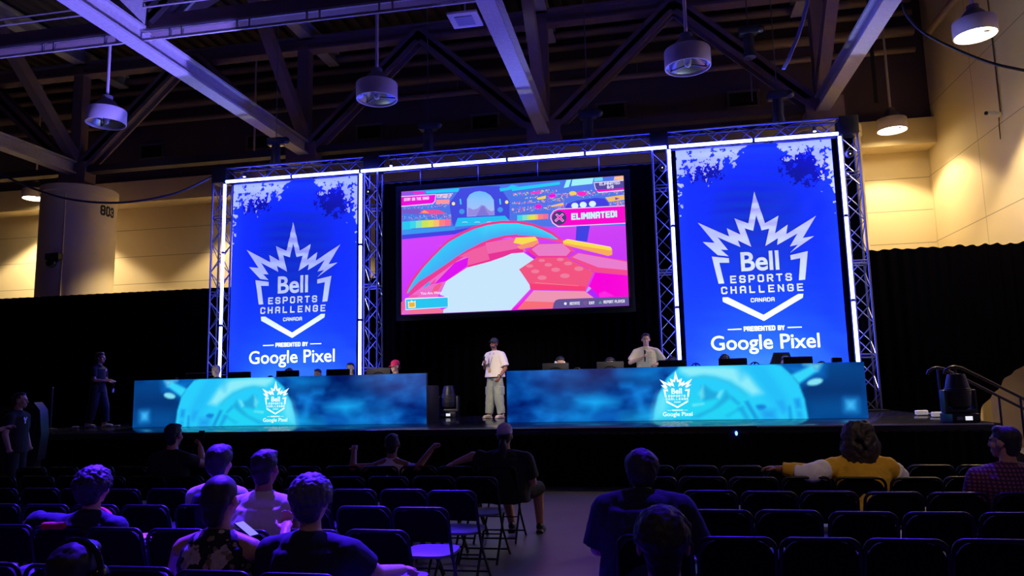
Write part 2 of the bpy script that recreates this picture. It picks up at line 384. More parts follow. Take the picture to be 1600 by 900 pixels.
# ---------------------------------------------------------------- pendant lamps
lampw = M('white lamp enamel', S(205, 192, 200), .5)
refl = M('lamp reflector', S(150, 150, 160), .3, .8)
glow = EM('lit lamp lens', (1., .80, .45), 26.)
def pendant(loc, r, h, lit, label):
    t = thing('pendant_lamp', label, 'lamp', loc, group='lit drum lamps' if lit else 'unlit drum lamps')
    MB().cyl((0, 0, h/2+.3), (0, 0, 13.5-loc[2]), .035, 10).build('rod', lampw, t)
    MB().lathe([(.02, h/2+.34), (.12, h/2+.34), (.12, h/2+.26), (r*.42, h/2+.2), (r*.8, h/2), (.02, h/2)], n=32).build('neck', M('grey lamp collar', S(96, 92, 104), .5), t)
    MB().lathe([(r*.75, h/2), (r*.98, h/2), (r, h/2-.02), (r, -h/2+.01), (r*.985, -h/2), (r*.95, -h/2), (r*.94, -h/2+.02), (r*.94, h/2-.03)], n=40).build('drum', lampw, t)
    if lit:
        MB().lathe([(.01, -h/2+.05), (r*.93, -h/2+.05), (r*.93, -h/2+.07), (.01, -h/2+.07)], n=36).build('lens', glow, t)
        MB().ell((r*.45, -.1, -h/2+.05), (.08, .06, .02)).build('socket', refl, t)
        l = bpy.data.lights.new('lamp_light', 'SPOT'); l.color = (1, .78, .46); l.energy = lit; l.spot_size = radians(118); l.spot_blend = .22; l.shadow_soft_size = .25
        o = bpy.data.objects.new('lamp_light', l); COL.objects.link(o); o.parent = t; o.location = (0, 0, -h/2-.02)
    else:
        MB().lathe([(r*.93, -h/2+.05), (r*.7, -h/2+.12), (r*.4, .08), (.1, .14), (.01, .14)], n=32).build('reflector', refl, t)
        MB().ell((0, 0, -.04), (.08, .08, .14)).build('bulb', M('frosted bulb', S(190, 185, 200), .3), t)
        mb = MB()
        for k in range(3): mb.box((r*.45*cos(k*2.1+.4), r*.45*sin(k*2.1+.4), -h/2+.06), (r*.9, .025, .02), rz=k*2.1+.4)
        mb.build('brace', M('dark brace', S(40, 38, 50), .5), t)
    return t
pendant((-12.1, 14.35, 8.02), .43, .33, 0, 'unlit white drum lamp hanging at the left, over the end of the left desk')
pendant((-5.64, 14.68, 8.13), .45, .36, 0, 'unlit white drum lamp hanging above the gap left of the screen')
pendant((.99, 14.29, 8.0), .45, .36, 0, 'unlit white drum lamp hanging above the right tower of the screen bay')
pendant((7.1, 16.4, 8.98), .42, .34, 2300, 'lit drum lamp close to the right wall, nearest and largest of the lit ones')
pendant((7.23, 22.4, 8.95), .41, .34, 880, 'lit drum lamp low over the drape right of the stage frame')
pendant((-21.75, 22.5, 8.95), .41, .34, 2600, 'lit drum lamp at the left beside the numbered column')
pendant((-13.1, 22.5, 8.95), .41, .34, 2200, 'lit drum lamp hidden behind the left banner')

# square diffuser near the middle beam
t = thing('ceiling_diffuser', 'small square white ceiling panel lit violet beside the middle beam', 'diffuser', (-3.38, 13.7, 9.05))
mb = MB(); mb.box((0, 0, 0), (.62, .62, .05), ch=.01); mb.build('frame', lampw, t); MB().box((0, 0, -.03), (.36, .36, .02)).build('grille', M('pale grille', S(140, 132, 165), .5), t)
mb = MB(); mb.cyl((0, 0, 0), (0, 0, 4.4), .02, 8); mb.build('rod', lampw, t)

# ---------------------------------------------------------------- stage
ST = .953; Y0 = 12.32
blackcloth = M('black velour', (.0014, .0012, .002), 1., spec=0., nz=.2, ns=3)
deckm = M('black stage deck', S(32, 31, 42), .17, nz=.2, ns=2)
t = thing('stage', 'long low black stage with a pleated skirt', 'stage', (-3.9, Y0, 0))
MB().box((0, 2.97, ST-.06), (18.0, 5.94, .12), ch=.008).build('deck', deckm, t)
def pleats(x0, x1, z0, z1, y, per=.22, amp=.03, step=.045, nz_=6, tops=None):
    n = int((x1-x0)/step)+1; vs = []; mb = MB()
    for j in range(nz_+1):
        for i in range(n+1):
            x = x0+(x1-x0)*i/n; f = j/nz_
            zt = z1 if tops is None else tops(x)
            a = amp*(1.1-.35*f)
            yy = y+a*sin(2*pi*x/per+1.3*sin(x*1.7))+a*.4*sin(x*7.1+2)
            vs.append((x, yy, z0+(zt-z0)*f))
    fs = [(j*(n+1)+i, j*(n+1)+i+1, (j+1)*(n+1)+i+1, (j+1)*(n+1)+i) for j in range(nz_) for i in range(n)]
    return mb.add(vs, fs)
pleats(-8.98, 8.98, .01, ST-.1, 0.0, .16, .02, .03, 2).build('skirt', M('black stage skirt', S(12, 11, 15), .8, spec=.2, nz=.2), t, smooth=80)
mb = MB(); mb.box((8.97, 2.97, .42), (.03, 5.9, .82)); mb.build('skirt', blackcloth, t)
mb = MB()
for x in range(-8, 9, 2):
    for y in (.4, 3.2, 6.0): mb.cyl((x, y, 0), (x, y, ST-.12), .03, 8)
for i, (x, y) in enumerate(((-8, .5), (-4, .5), (0, .5), (4, .5), (8, .5))): MB().cyl((x, y, 0), (x, y, ST-.12), .03, 8).build('leg', M('steel leg', S(90, 90, 95), .4, .8), t)
mb = MB(); mb.box((7.2, -.004, ST-.01), (3.4, .012, .02)); mb.build('edge_strip', M('pale edge tape', S(200, 195, 205), .5), t)
tag(MB().ell((1.28, Y0-.03, .84), (.02, .012, .035)).build('indicator_light', EM('blue indicator', (.05, .1, 1), 12)), 'tiny blue indicator light on the stage skirt below the right desk', 'light')

# drapes
def drape(label, x0, x1, ztop, y, z0=0.01, tops=None, **k):
    t = thing('drape', label, 'curtain', ((x0+x1)/2, y, 0), group='black drapes behind the stage'); c = (x0+x1)/2
    pleats(x0-c, x1-c, z0, ztop, 0, .26, .05, .05, 5, tops=tops).build('cloth', blackcloth, t, smooth=80)
    return t
t = drape('long black drape left of the stage frame', -24, -11.2, 4.55, 18.5)
MB().cyl((-6.4, .05, 4.53), (6.4, .05, 4.53), .025, 10).build('pipe', M('drape pipe', S(60, 58, 64), .4, .7), t)
for x in (-3.2, .9): MB().cyl((x, .08, 0), (x, .08, 4.56), .03, 10).build('pole', M('drape pipe', S(60, 58, 64), .4, .7), t)
t = drape('long black drape between the left tower and the right tower, behind the banners', -11.2, 4.9, 4.62, 18.62)
# right drape, gathered up at its lower right corner
xs = [4.9, 7.18, 7.21, 7.27, 7.45, 7.63, 7.86, 8.21, 8.62]; zs = [.01, .01, .61, .9, 1.12, 1.29, 1.6, 1.84, 2.02]
t = thing('drape', 'black drape right of the stage frame, pulled aside at its lower right corner', 'curtain', (6.76, 18.5, 0), group='black drapes behind the stage')
mb = MB(); vs = []; n = 90; m = 6
for j in range(m+1):
    for i in range(n+1):
        x = 4.9+3.74*i/n; z0 = float(np.interp(x, xs, zs)); f = j/m; zt = 4.66+.012*sin(x*9)+.02*sin(x*23)
        vs.append((x-6.76, .05*sin(2*pi*x/.26+1.3*sin(x*1.7))*(1.1-.4*f), z0+(zt-z0)*f))
mb.add(vs, [(j*(n+1)+i, j*(n+1)+i+1, (j+1)*(n+1)+i+1, (j+1)*(n+1)+i) for j in range(m) for i in range(n)])
mb.build('cloth', blackcloth, t, smooth=80)
MB().cyl((-1.86, .08, 4.62), (1.9, .08, 4.62), .025, 10).build('pipe', M('drape pipe', S(60, 58, 64), .4, .7), t)
t = drape('tall black masking drape hung behind the big screen', -6.95, .7, 7.0, 17.95, z0=ST+.01)
MB().cyl((-3.8, 0, 7.02), (3.8, 0, 7.02), .03, 10).build('pipe', M('drape pipe', S(60, 58, 64), .4, .7), t)

for x0, x1, nm_ in ((-10.78, -6.97, 'left'), (.70, 4.86, 'right')):
    t = drape(f'black backing cloth hung behind the {nm_} blue banner', x0, x1, 7.3, 17.6, z0=ST+.01)
    MB().cyl(((x0-x1)/2, 0, 7.32), ((x1-x0)/2, 0, 7.32), .03, 10).build('pipe', M('drape pipe', S(60, 58, 64), .4, .7), t)
# ---------------------------------------------------------------- stage frame of truss
alu = M('dark aluminium truss', S(104, 104, 122), .3, .75, nz=.1)
blk = M('black paint satin', S(16, 16, 19), .45)
def lattice(L, s=.17, axis='z'):
    mb = MB(); n = max(2, round(L/.38)); p = L/n
    cs = [(-s, -s), (s, -s), (s, s), (-s, s)]
    for k in range(n):
        for q in range(4):
            a, b = cs[q], cs[(q+1) % 4]
            if (k+q) % 2: a, b = b, a
            mb.cyl((a[0], a[1], k*p), (b[0], b[1], (k+1)*p), .012, 6)
    return mb
def tower(x, label):
    t = thing('truss_tower', label, 'truss tower', (x, 17.25, ST), group='truss towers of the stage frame'); H = 6.15
    for cx in (-.17, .17):
        for cy in (-.17, .17): MB().cyl((cx, cy, .03), (cx, cy, H), .025, 10).build('chord', alu, t)
    lattice(H-.1).build('lattice', alu, t)
    for z in (1.15, 3.2, 5.2):
        mb = MB()
        for cx in (-.17, .17): mb.cyl((cx, -.17, z), (cx, .17, z), .016, 8)
        for cy in (-.17, .17): mb.cyl((-.17, cy, z), (.17, cy, z), .016, 8); mb.cyl((-.17, cy, z+.07), (.17, cy, z+.07), .016, 8)
        mb.build('coupler', alu, t)
    MB().box((0, 0, .015), (.6, .6, .03), ch=.006).build('base_plate', blk, t)
TW = (-10.92, -6.71, .43, 4.62)
for x, l in zip(TW, ('outermost left truss tower beside the left banner', 'truss tower between the left banner and the screen', 'truss tower between the screen and the right banner', 'outermost right truss tower beside the right banner')): tower(x, 'dark metal '+l)
t = thing('top_truss', 'long dark metal box truss across the top of the stage frame', 'truss', (-11.12, 17.25, 7.32))
for cy in (-.17, .17):
    for cz in (-.17, .17): MB().cyl((0, cy, cz), (15.95, cy, cz), .025, 10).build('chord', alu, t)
mb = lattice(15.95); mb.v = [(z, x, y) for x, y, z in mb.v]; mb.build('lattice', alu, t)
for x in (.2, 4.41, 11.55, 15.74): MB().box((x, 0, .0), (.42, .40, .42), ch=.02).build('corner_block', blk, t)
# LED tubes
tubem = EM('LED tube', (.050, .062, 1.), 60.)
capm = M('tube cap', S(30, 30, 36), .5)
def ledtube(a, b, label):
    a, b = Vector(a), Vector(b); t = thing('light_tube', label, 'LED tube', (a+b)/2, group='LED tubes of the stage frame'); d = (b-a).normalized(); h = (b-a).length/2
    MB().cyl(-d*(h-.03), d*(h-.03), .037, 14).build('tube', tubem, t)
    for s in (-1, 1): MB().cyl(d*(s*(h-.03)), d*(s*(h-.005)), .034, 12).build('end_cap', capm, t)
    mb = MB()
    for s in (-.6, .6): mb.box(d*(s*h)+Vector((0, .05, 0)), (.03, .07, .03))
    mb.build('clip', capm, t)
zt = 7.10
for nm, x in (('outermost left tower', -10.70), ('tower left of the screen', -6.955), ('tower right of the screen', .645), ('outermost right tower', 4.385)):
    for (z0, z1, w) in ((ST+.45, 3.34, 'lowest'), (3.34, 5.22, 'middle'), (5.22, zt-.04, 'topmost')):
        ledtube((x, 17.0, z0), (x, 17.0, z1), f'white-blue LED tube, {w} of three upright on the {nm}')
xs = [-10.70, -8.83, -6.97, -5.08, -3.2, -1.31, .62, 2.54, 4.39]
nm = ['over the left half of the left banner', 'over the right half of the left banner', 'just right of the left banner', 'over the left half of the screen', 'over the right half of the screen', 'just left of the right banner', 'over the left half of the right banner', 'over the right half of the right banner']
for i in range(8): ledtube((xs[i], 17.0, zt), (xs[i+1], 17.0, zt), 'white-blue LED tube along the top truss '+nm[i])
# small spotlights on the frame
for (x, z, lab) in ((-6.71, 6.54, 'high in the tower left of the screen'), (.47, 6.60, 'high in the tower right of the screen'), (4.55, 6.6, 'high in the outermost right tower'), (-10.13, 7.2, 'on the top tube at its left end'), (-6.14, 7.18, 'on the top tube right of the left banner'), (3.86, 7.2, 'on the top tube over the right banner')):
    t = thing('spotlight', 'small lit spotlight '+lab, 'spotlight', (x, 16.98, z), group='small spotlights on the frame')
    s = .085 if z < 7 else .035
    MB().lathe([(.01, .1), (s*.8, .1), (s, .05), (s, -.02), (s*.9, -.03)], n=20, rot=Matrix.Rotation(radians(100), 3, 'X') if z < 7 else None).build('can', blk, t)
    MB().ell((0, -.02, -.02), (s*.95, .03, s*.45), 16, 8).build('lens', EM('spot lens', (.85, .72, 1), 9), t)
    MB().box((0, .08, .03), (.03, .14, .03)).build('bracket', blk, t)
# chain hoists with bags on the top truss
for x, z, lab in ((-9.42, 8.15, 'over the left banner'), (-5.26, 8.2, 'over the left edge of the screen'), (-1.23, 8.15, 'over the right edge of the screen'), (3.17, 8.2, 'over the right banner'), (2.62, 9.85, 'higher up near the roof')):
    t = thing('chain_hoist', 'black chain hoist with cloth bag '+lab, 'hoist', (x, 17.25, z), group='chain hoists above the stage frame')
    MB().box((0, 0, 0), (.44, .26, .2), ch=.04).build('motor', M('glossy black hoist', S(40, 40, 50), .25), t)
    MB().ell((.26, 0, .02), (.12, .11, .10)).build('motor_cover', M('glossy black hoist', S(40, 40, 50), .25), t)
    MB().lathe([(.1, -.08), (.13, -.2), (.12, -.45), (.15, -.66), (.02, -.68)], n=18).build('chain_bag', M('black nylon bag', S(44, 44, 56), .35, bump=.4, ns=14), t)
    MB().cyl((0, 0, .1), (0, 0, 13.5-z), .012, 6).build('chain', alu, t)
    mb = MB(); mb.cyl((0, .05, -.1), (0, .05, -(z-7.5) if z < 9 else -1.7), .014, 6); mb.build('hook_chain', alu, t)

# ---------------------------------------------------------------- banners
def fabric_disp(x, z):
    c = math.exp(-(x/1.0)**2)*math.exp(-((z-5.9)/1.1)**2)
    d = .014*c*sin(z*24+1.2*sin(x*2.5))
    d += .012*math.exp(-((z-2.2)/.8)**2)*sin(9*(x*.8+z))*abs(x)/1.7
    d += .010*noise.noise((x*1.3, z*1.3, 3.1))+.006*noise.noise((x*.6, z*7, 9.))
    return d
CROWN = [(-1.312, 2.339), (-.631, 1.97), (-.671, 2.169), (-.377, 1.997), (-.49, 2.392), (-.19, 2.247), (-.016, 2.983), (.176, 2.234), (.479, 2.388), (.377, 1.983), (.662, 2.167), (.618, 1.948), (1.285, 2.335), (.967, 1.842), (1.213, 1.873), (.67, 1.517), (.853, 1.694), (.675, 1.664), (.862, 1.953), (.405, 1.713), (.433, 1.87), (.148, 1.704), (.258, 2.1), (.09, 2.072), (-.006, 2.431), (-.094, 2.075), (-.278, 2.141), (-.158, 1.701), (-.445, 1.871), (-.399, 1.709), (-.893, 1.973), (-.678, 1.661), (-.831, 1.673), (-.668, 1.51), (-.907, 1.55), (-1.227, 1.878), (-.962, 1.842)]
SHIELD = [[(-1.043, 1.528), (-.667, 1.465), (-.664, 1.361), (-.883, 1.373), (-.802, .89), (-.929, .888)], [(.671, 1.463), (1.051, 1.538), (.949, .892), (.814, .884), (.88, 1.383), (.673, 1.353)],
          [(-.859, .571), (-.741, .571), (.007, .136), (.781, .58), (.89, .578), (.874, .49), (.01, 0), (-.855, .47)]]
_bell = font_polys('Bell', .83, .022); _goog = font_polys('Google Pixel', 2.33, .009)
def emblem_mesh():                                    # the crown and shield
    mb = MB()
    for p in [CROWN]+SHIELD: mb.add([(x, 0, z) for x, z in p], [tuple(range(len(p)))])
    return mb
def words_mesh():
    mb = MB()
    mb.add([(x-.41, 0, y*1.02+1.160) for x, y in _bell[0]], _bell[1])
    for tx, a, b, z, h, th in (('ESPORTS', -.668, .672, .883, .175, .2), ('CHALLENGE', -.88, .9, .642, .172, .2), ('CANADA', -.247, .268, .433, .094, .19), ('PRESENTED BY', -.44, .44, -.218, .108, .21)):
        for q in stroke_quads(tx, a, b, z, h, th): mb.add([(p.x, 0, p.y) for p in q], [(0, 1, 2, 3)])
    return mb
def sponsor_mesh():
    mb = MB(); mb.add([(x-1.17, 0, y-.622) for x, y in _goog[0]], _goog[1])
    for a, b in ((-.785, -.49), (.503, .804)): mb.add([(a, 0, -.178), (b, 0, -.178), (b, 0, -.155), (a, 0, -.155)], [(0, 1, 2, 3)])
    return mb
def banner_mat():
    m = bpy.data.materials.new('printed blue banner cloth'); m.use_nodes = True; nt = m.node_tree; b = nt.nodes['Principled BSDF']
    b.inputs['Roughness'].default_value = .6; b.inputs['Specular IOR Level'].default_value = .15
    tc = nt.nodes.new('ShaderNodeTexCoord'); n = nt.nodes.new('ShaderNodeTexNoise'); n.inputs['Scale'].default_value = 6.2; n.inputs['Detail'].default_value = 3; n.inputs['Roughness'].default_value = .65
    nt.links.new(tc.outputs['Object'], n.inputs['Vector'])
    at = nt.nodes.new('ShaderNodeAttribute'); at.attribute_name = 'splash'; sp = nt.nodes.new('ShaderNodeSeparateColor'); nt.links.new(at.outputs['Color'], sp.inputs[0])
    def gt(a, bb):
        x = nt.nodes.new('ShaderNodeMath'); x.operation = 'GREATER_THAN'; nt.links.new(a, x.inputs[0]); nt.links.new(bb, x.inputs[1]); return x.outputs[0]
    m1 = nt.nodes.new('ShaderNodeMix'); m1.data_type = 'RGBA'; m1.inputs[6].default_value = (.004, .042, .50, 1); m1.inputs[7].default_value = (.0008, .005, .16, 1)
    nt.links.new(gt(n.outputs['Fac'], sp.outputs[1]), m1.inputs[0])
    m2 = nt.nodes.new('ShaderNodeMix'); m2.data_type = 'RGBA'; m2.inputs[7].default_value = (.72, .76, .88, 1)
    nt.links.new(m1.outputs[2], m2.inputs[6]); nt.links.new(gt(n.outputs['Fac'], sp.outputs[0]), m2.inputs[0]); nt.links.new(m2.outputs[2], b.inputs['Base Color'])
    return m
bmat = banner_mat(); inkm = M('white banner print', (.80, .82, .90), .55)
DX = [-1.75, -1.62, -1.4, -1.05, -.85, -.5, -.25, -.1, .5, .62, .95, 1.12, 1.28, 1.42, 1.55, 1.75]; DD = [1.25, .95, .62, .82, .55, .48, .30, .02, .02, .30, .62, .42, .40, 1.05, .90, .95]
def banner(cx, label, side):
    t = thing('banner', label, 'banner', (cx, 17.27, 0), group='blue event banners'); w = 1.73; z0, z1 = ST+.12, 7.08; nx, nz = 70, 130
    vs = []; fs = []; cols = []
    for j in range(nz+1):
        for i in range(nx+1):
            x = -w+2*w*i/nx; z = z0+(z1-z0)*j/nz; vs.append((x, fabric_disp(x, z), z))
            tt = z1-z; D = float(np.interp(x, DX, DD)); a = tt/max(D, .01)
            if x < -1.45: a = min(a, tt/1.7*(1+(x+1.73)*2.4)+.2)
            if x > 1.62: a = min(a, tt/2.0*(1+(1.73-x)*3)+.2)
            thr = .385+.2*a if a < 1.3 else 2.
            a2 = ((x-1.15)/.55)**2+((tt-.55)/.5)**2
            a3 = ((x+1.1)/.5)**2+((tt-.5)/.35)**2
            thr2 = .36+.16*min(a2, a3*1.3) if min(a2, a3) < 1.4 else 2.
            cols += [thr, thr2, 0, 1]
    fs = [(j*(nx+1)+i, j*(nx+1)+i+1, (j+1)*(nx+1)+i+1, (j+1)*(nx+1)+i) for j in range(nz) for i in range(nx)]
    me = bpy.data.meshes.new('fabric'); me.from_pydata(vs, [], fs); me.materials.append(bmat)
    ca = me.attributes.new('splash', 'FLOAT_COLOR', 'POINT'); ca.data.foreach_set('color', cols)
    me.polygons.foreach_set('use_smooth', [True]*len(fs))
    o = bpy.data.objects.new('fabric', me); COL.objects.link(o); o.parent = t
    for nme, mbb in (('emblem', emblem_mesh()), ('lettering', words_mesh()), ('sponsor_lettering', sponsor_mesh())):
        e = mbb.build(nme, inkm, o, smooth=0)
        for v in e.data.vertices: v.co.z += 2.98
        conform(e.data, lambda x, z: fabric_disp(x, z)-.006)
    mb = MB(); mb.cyl((-w, .02, z1), (w, .02, z1), .02, 8); mb.build('top_pole', alu, t)
banner(-8.885, 'tall blue cloth banner with a white crown emblem left of the screen', -1)
banner(2.535, 'tall blue cloth banner with a white crown emblem right of the screen', 1)

# ---------------------------------------------------------------- the big screen
YS = 17.30
def lin(c): return (*S(*c), 1.)
class Paint:                                           # flat picture on a screen: coloured outlines stacked towards the viewer
    def __init__(s, y): s.y = y; s.v = []; s.f = []; s.c = []; s.k = 0
    def poly(s, pts, col, cols=None):                  # pts are (x, z) metres on the screen
        o = len(s.v); s.k += 1; y = -.00004*s.k
        s.v += [(p[0], y, p[1]) for p in pts]; s.f.append(list(range(o, o+len(pts))))
        for i in range(len(pts)): s.c += list(lin(cols[i] if cols else col))
    def build(s, name, parent, mat):
        me = bpy.data.meshes.new(name); me.from_pydata(s.v, [], s.f); me.materials.append(mat)
        ca = me.attributes.new('picture', 'FLOAT_COLOR', 'POINT'); ca.data.foreach_set('color', s.c)
        bm = bmesh.new(); bm.from_mesh(me); bmesh.ops.triangulate(bm, faces=[f for f in bm.faces if len(f.verts) > 4]); bm.to_mesh(me); bm.free()
        o = bpy.data.objects.new(name, me); COL.objects.link(o); o.parent = parent; return o
SX0, SX1, SZ0, SZ1 = -5.985, -.435, 3.455, 6.58
scx = (SX0+SX1)/2
def q(px, py): p = at_y(px, py, YS); return (min(max(p.x, SX0), SX1)-scx, min(max(p.z, SZ0), SZ1))
def A5(*pts): return [q(610+x/6.925, 260+y/6.925) for x, y in pts]
def A6(*pts): return [q(800+x/6.925, 260+y/6.925) for x, y in pts]
def A7(*pts): return [q(610+x/6.925, 380+y/6.925) for x, y in pts]
def A8(*pts): return [q(800+x/6.925, 380+y/6.925) for x, y in pts]
def ellp(f, cx, cy, rx, ry, n=20): return f(*[(cx+rx*cos(2*pi*i/n), cy+ry*sin(2*pi*i/n)) for i in range(n)])
P = Paint(YS); a, b = SX0-scx, SX1-scx
rnd = random.Random(4)
P.poly([(a, SZ0), (b, SZ0), (b, SZ1), (a, SZ1)], None, [(205, 40, 255), (190, 30, 250), (215, 80, 240), (215, 80, 250)])
for k in range(16):                                    # streaks on the magenta sea
    x0 = a+rnd.random()*5; z = 5.6-rnd.random()*1.6; P.poly([(x0, z), (min(b, x0+.9), z+.01), (min(b, x0+.8), z+.05)], rnd.choice([(228, 100, 255), (196, 20, 240), (235, 90, 245)]))
P.poly(A5((125, 270), (700, 220), (1385, 180))+A6((700, 120), (1212, 100), (1232, 640), (400, 655), (0, 640))+A5((900, 655), (700, 730), (125, 790)), (78, 118, 232))
P.poly(A5((125, 740), (700, 690), (900, 655), (700, 735), (125, 790)), (70, 66, 228))
P.poly(A5((125, 690), (700, 650), (700, 690), (125, 742)), (60, 150, 240))
# crowd stands
def crowd(fn, quad, n, pal, sx, sy):
    (x0, y0), (x1, y1), (x2, y2), (x3, y3) = quad
    for _ in range(n):
        u, v = rnd.random(), rnd.random(); x = (x0*(1-u)+x1*u)*(1-v)+(x3*(1-u)+x2*u)*v; y = (y0*(1-u)+y1*u)*(1-v)+(y3*(1-u)+y2*u)*v
        P.poly(fn((x, y), (x+sx, y-2), (x+sx, y+sy), (x, y+sy)), rnd.choice(pal))
CR = [(70, 150, 230), (60, 120, 220), (150, 190, 240), (90, 90, 210), (250, 120, 190), (40, 200, 235), (120, 110, 220)]
HOT = [(250, 60, 190), (255, 120, 120), (255, 190, 90), (255, 225, 120), (240, 90, 200)]
P.poly(A5((125, 270), (240, 265), (400, 290), (125, 315)), (150, 80, 220)); P.poly(A5((240, 270), (360, 268), (380, 300), (260, 305)), (240, 40, 210))
P.poly(A5((380, 268), (740, 235), (740, 275), (390, 292)), (30, 200, 240))
P.poly(A5((500, 300), (680, 290), (640, 345), (505, 345)), (235, 200, 225)); P.poly(A5((500, 360), (640, 355), (640, 405), (490, 412)), (255, 150, 160))
P.poly(A5((125, 470), (300, 455), (330, 490), (300, 520), (125, 510)), (120, 90, 205)); P.poly(A5((310, 510), (350, 470), (520, 470), (620, 515), (500, 520)), (240, 80, 150)); P.poly(A5((330, 500), (370, 475), (420, 505)), (255, 170, 80))
crowd(A5, ((130, 420), (640, 395), (640, 440), (130, 460)), 130, CR+HOT[:1], 8, 8)
crowd(A5, ((130, 530), (670, 510), (670, 560), (130, 575)), 170, CR, 9, 9)
crowd(A5, ((500, 310), (680, 295), (650, 340), (505, 345)), 40, CR, 8, 8)
P.poly(A5((128, 600), (230, 592), (230, 680), (128, 690)), (40, 200, 240))
RB = [(60, 215, 235), (130, 225, 200), (200, 228, 90), (225, 225, 80), (250, 190, 110), (250, 130, 130), (245, 110, 150), (200, 170, 220)]
for i in range(14):
    x0, x1 = 215+i*31.5, 215+(i+1)*31.5; k = i/13*6.99
    P.poly(A5((x0, 592-i*1.6), (x1, 590-i*1.6), (x1, 672-i*2.3), (x0, 675-i*2.3)), RB[int(k)])
# gate
P.poly(A5((760, 240), (830, 235), (1000, 215), (1180, 215), (1290, 380), (1290, 590), (1240, 590), (1240, 540), (730, 560), (690, 650), (670, 610), (640, 400)), (66, 74, 222))
P.poly(A5((830, 545), (830, 355), (860, 305), (910, 278), (965, 268), (1030, 280), (1085, 315), (1120, 365), (1130, 530)), None, [(175, 190, 240), (140, 195, 255), (120, 190, 255), (110, 185, 255), (110, 185, 255), (110, 185, 255), (120, 190, 255), (140, 195, 255), (180, 190, 240)])
P.poly(A5((832, 540), (842, 445), (900, 470), (950, 455), (985, 420), (1020, 425), (1060, 470), (1100, 490), (1128, 470), (1130, 530)), (150, 140, 226)); P.poly(A5((930, 540), (985, 440), (1010, 430), (1070, 535)), (128, 118, 214))
P.poly(A5((730, 560), (1240, 535), (1290, 585), (1290, 600), (700, 655)), (38, 190, 242))
for x in (770, 905, 1035, 1155): P.poly(A5((x, 612), (x+20, 600), (x+55, 600), (x+75, 610), (x+50, 606), (x+22, 606)), (190, 240, 255))
for x, y in ((684, 405), (1260, 388)): P.poly(ellp(A5, x, y, 18, 19), (250, 235, 140))
for x in (750, 1178): P.poly(A5((x, 355), (x+14, 352), (x+22, 410), (x+8, 415)), (60, 220, 250))
for x, y in ((775, 490), (1190, 470)): P.poly(ellp(A5, x, y, 30, 28), (70, 150, 235))
# right stands
P.poly(A5((1180, 240), (1385, 215))+A6((0, 200), (0, 250))+A5((1190, 275)), (40, 195, 240)); P.poly(A6((0, 232), (520, 168), (520, 198), (0, 268)), (35, 205, 240))
P.poly(A6((560, 235), (590, 150), (640, 145), (615, 225)), (150, 240, 245)); P.poly(A6((640, 215), (655, 145), (885, 125), (870, 190)), (160, 240, 245)); P.poly(A6((890, 165), (890, 125), (980, 118), (985, 155)), (110, 220, 245)); P.poly(A6((1100, 150), (1110, 112), (1212, 104), (1212, 150)), (250, 190, 130))
for q4, n in ((((0, 290), (480, 240), (490, 280), (0, 320)), 120), (((0, 350), (480, 300), (900, 250), (900, 330)), 150), (((0, 390), (600, 330), (600, 370), (0, 410)), 120), (((0, 450), (600, 400), (570, 450), (0, 500)), 150), (((500, 320), (900, 280), (1212, 260), (1212, 300)), 90), (((1040, 400), (1218, 370), (1220, 410), (1060, 425)), 60), (((1290, 560), (1385, 540), (1385, 560), (1290, 575)), 2)):
    crowd(A6, q4, n, CR+HOT, 9, 9)
P.poly(A6((200, 290), (300, 262), (320, 285), (240, 305)), (245, 60, 190)); P.poly(A6((400, 310), (470, 300), (475, 335), (405, 345)), (250, 10, 215)); P.poly(A6((270, 345), (370, 320), (365, 355), (280, 365)), (240, 215, 90)); P.poly(ellp(A6, 755, 300, 50, 26), (250, 40, 200)); P.poly(ellp(A6, 660, 295, 40, 22), (240, 210, 90)); P.poly(ellp(A6, 290, 438, 38, 24), (250, 20, 210)); P.poly(A6((420, 430), (560, 395), (560, 425), (430, 445)), (250, 190, 110))
P.poly(A6((1010, 340), (1215, 310), (1218, 365), (1050, 390)), (240, 190, 110)); P.poly(A6((1115, 340), (1165, 350), (1120, 370)), (150, 60, 160))
for i in range(12):
    x0, x1 = 60+i*28, 60+(i+1)*28; P.poly(A6((x0, 532-i*1.2), (x1, 531-i*1.2), (x1, 592-i*2), (x0, 594-i*2)), RB[int(i/11*6.9)])
P.poly(A6((570, 465), (600, 410), (700, 375), (900, 345), (1000, 350), (1045, 400), (1050, 435)), (68, 62, 226))
for x, y in ((682, 430), (772, 420), (872, 410)): P.poly(ellp(A6, x, y, 38, 32), (215, 245, 250))
P.poly(A6((700, 650), (845, 645), (815, 820), (690, 805)), (66, 66, 228))
# curved pipe
O = [A7(t)[0] for t in ((160, 560), (180, 500), (230, 400), (330, 270), (440, 150), (540, 50))]+[A5(t)[0] for t in ((620, 805), (760, 720), (900, 655), (1050, 612), (1200, 592), (1385, 592))]+[A6(t)[0] for t in ((100, 598), (220, 620), (340, 662), (450, 718), (545, 800))]
O2 = [A7(t)[0] for t in ((185, 545), (205, 500), (260, 405), (360, 270), (465, 155), (570, 50))]+[A5(t)[0] for t in ((640, 820), (780, 742), (910, 682), (1055, 640), (1200, 620), (1385, 620))]+[A6(t)[0] for t in ((100, 628), (220, 648), (330, 690), (430, 740), (520, 805))]
I2 = [A7(t)[0] for t in ((205, 535), (260, 470), (320, 415), (450, 335), (600, 235), (720, 150), (830, 80), (985, 0))]+[A5(t)[0] for t in ((1100, 785), (1240, 752), (1385, 738))]+[A6(t)[0] for t in ((60, 745), (250, 760), (400, 780), (520, 808))]
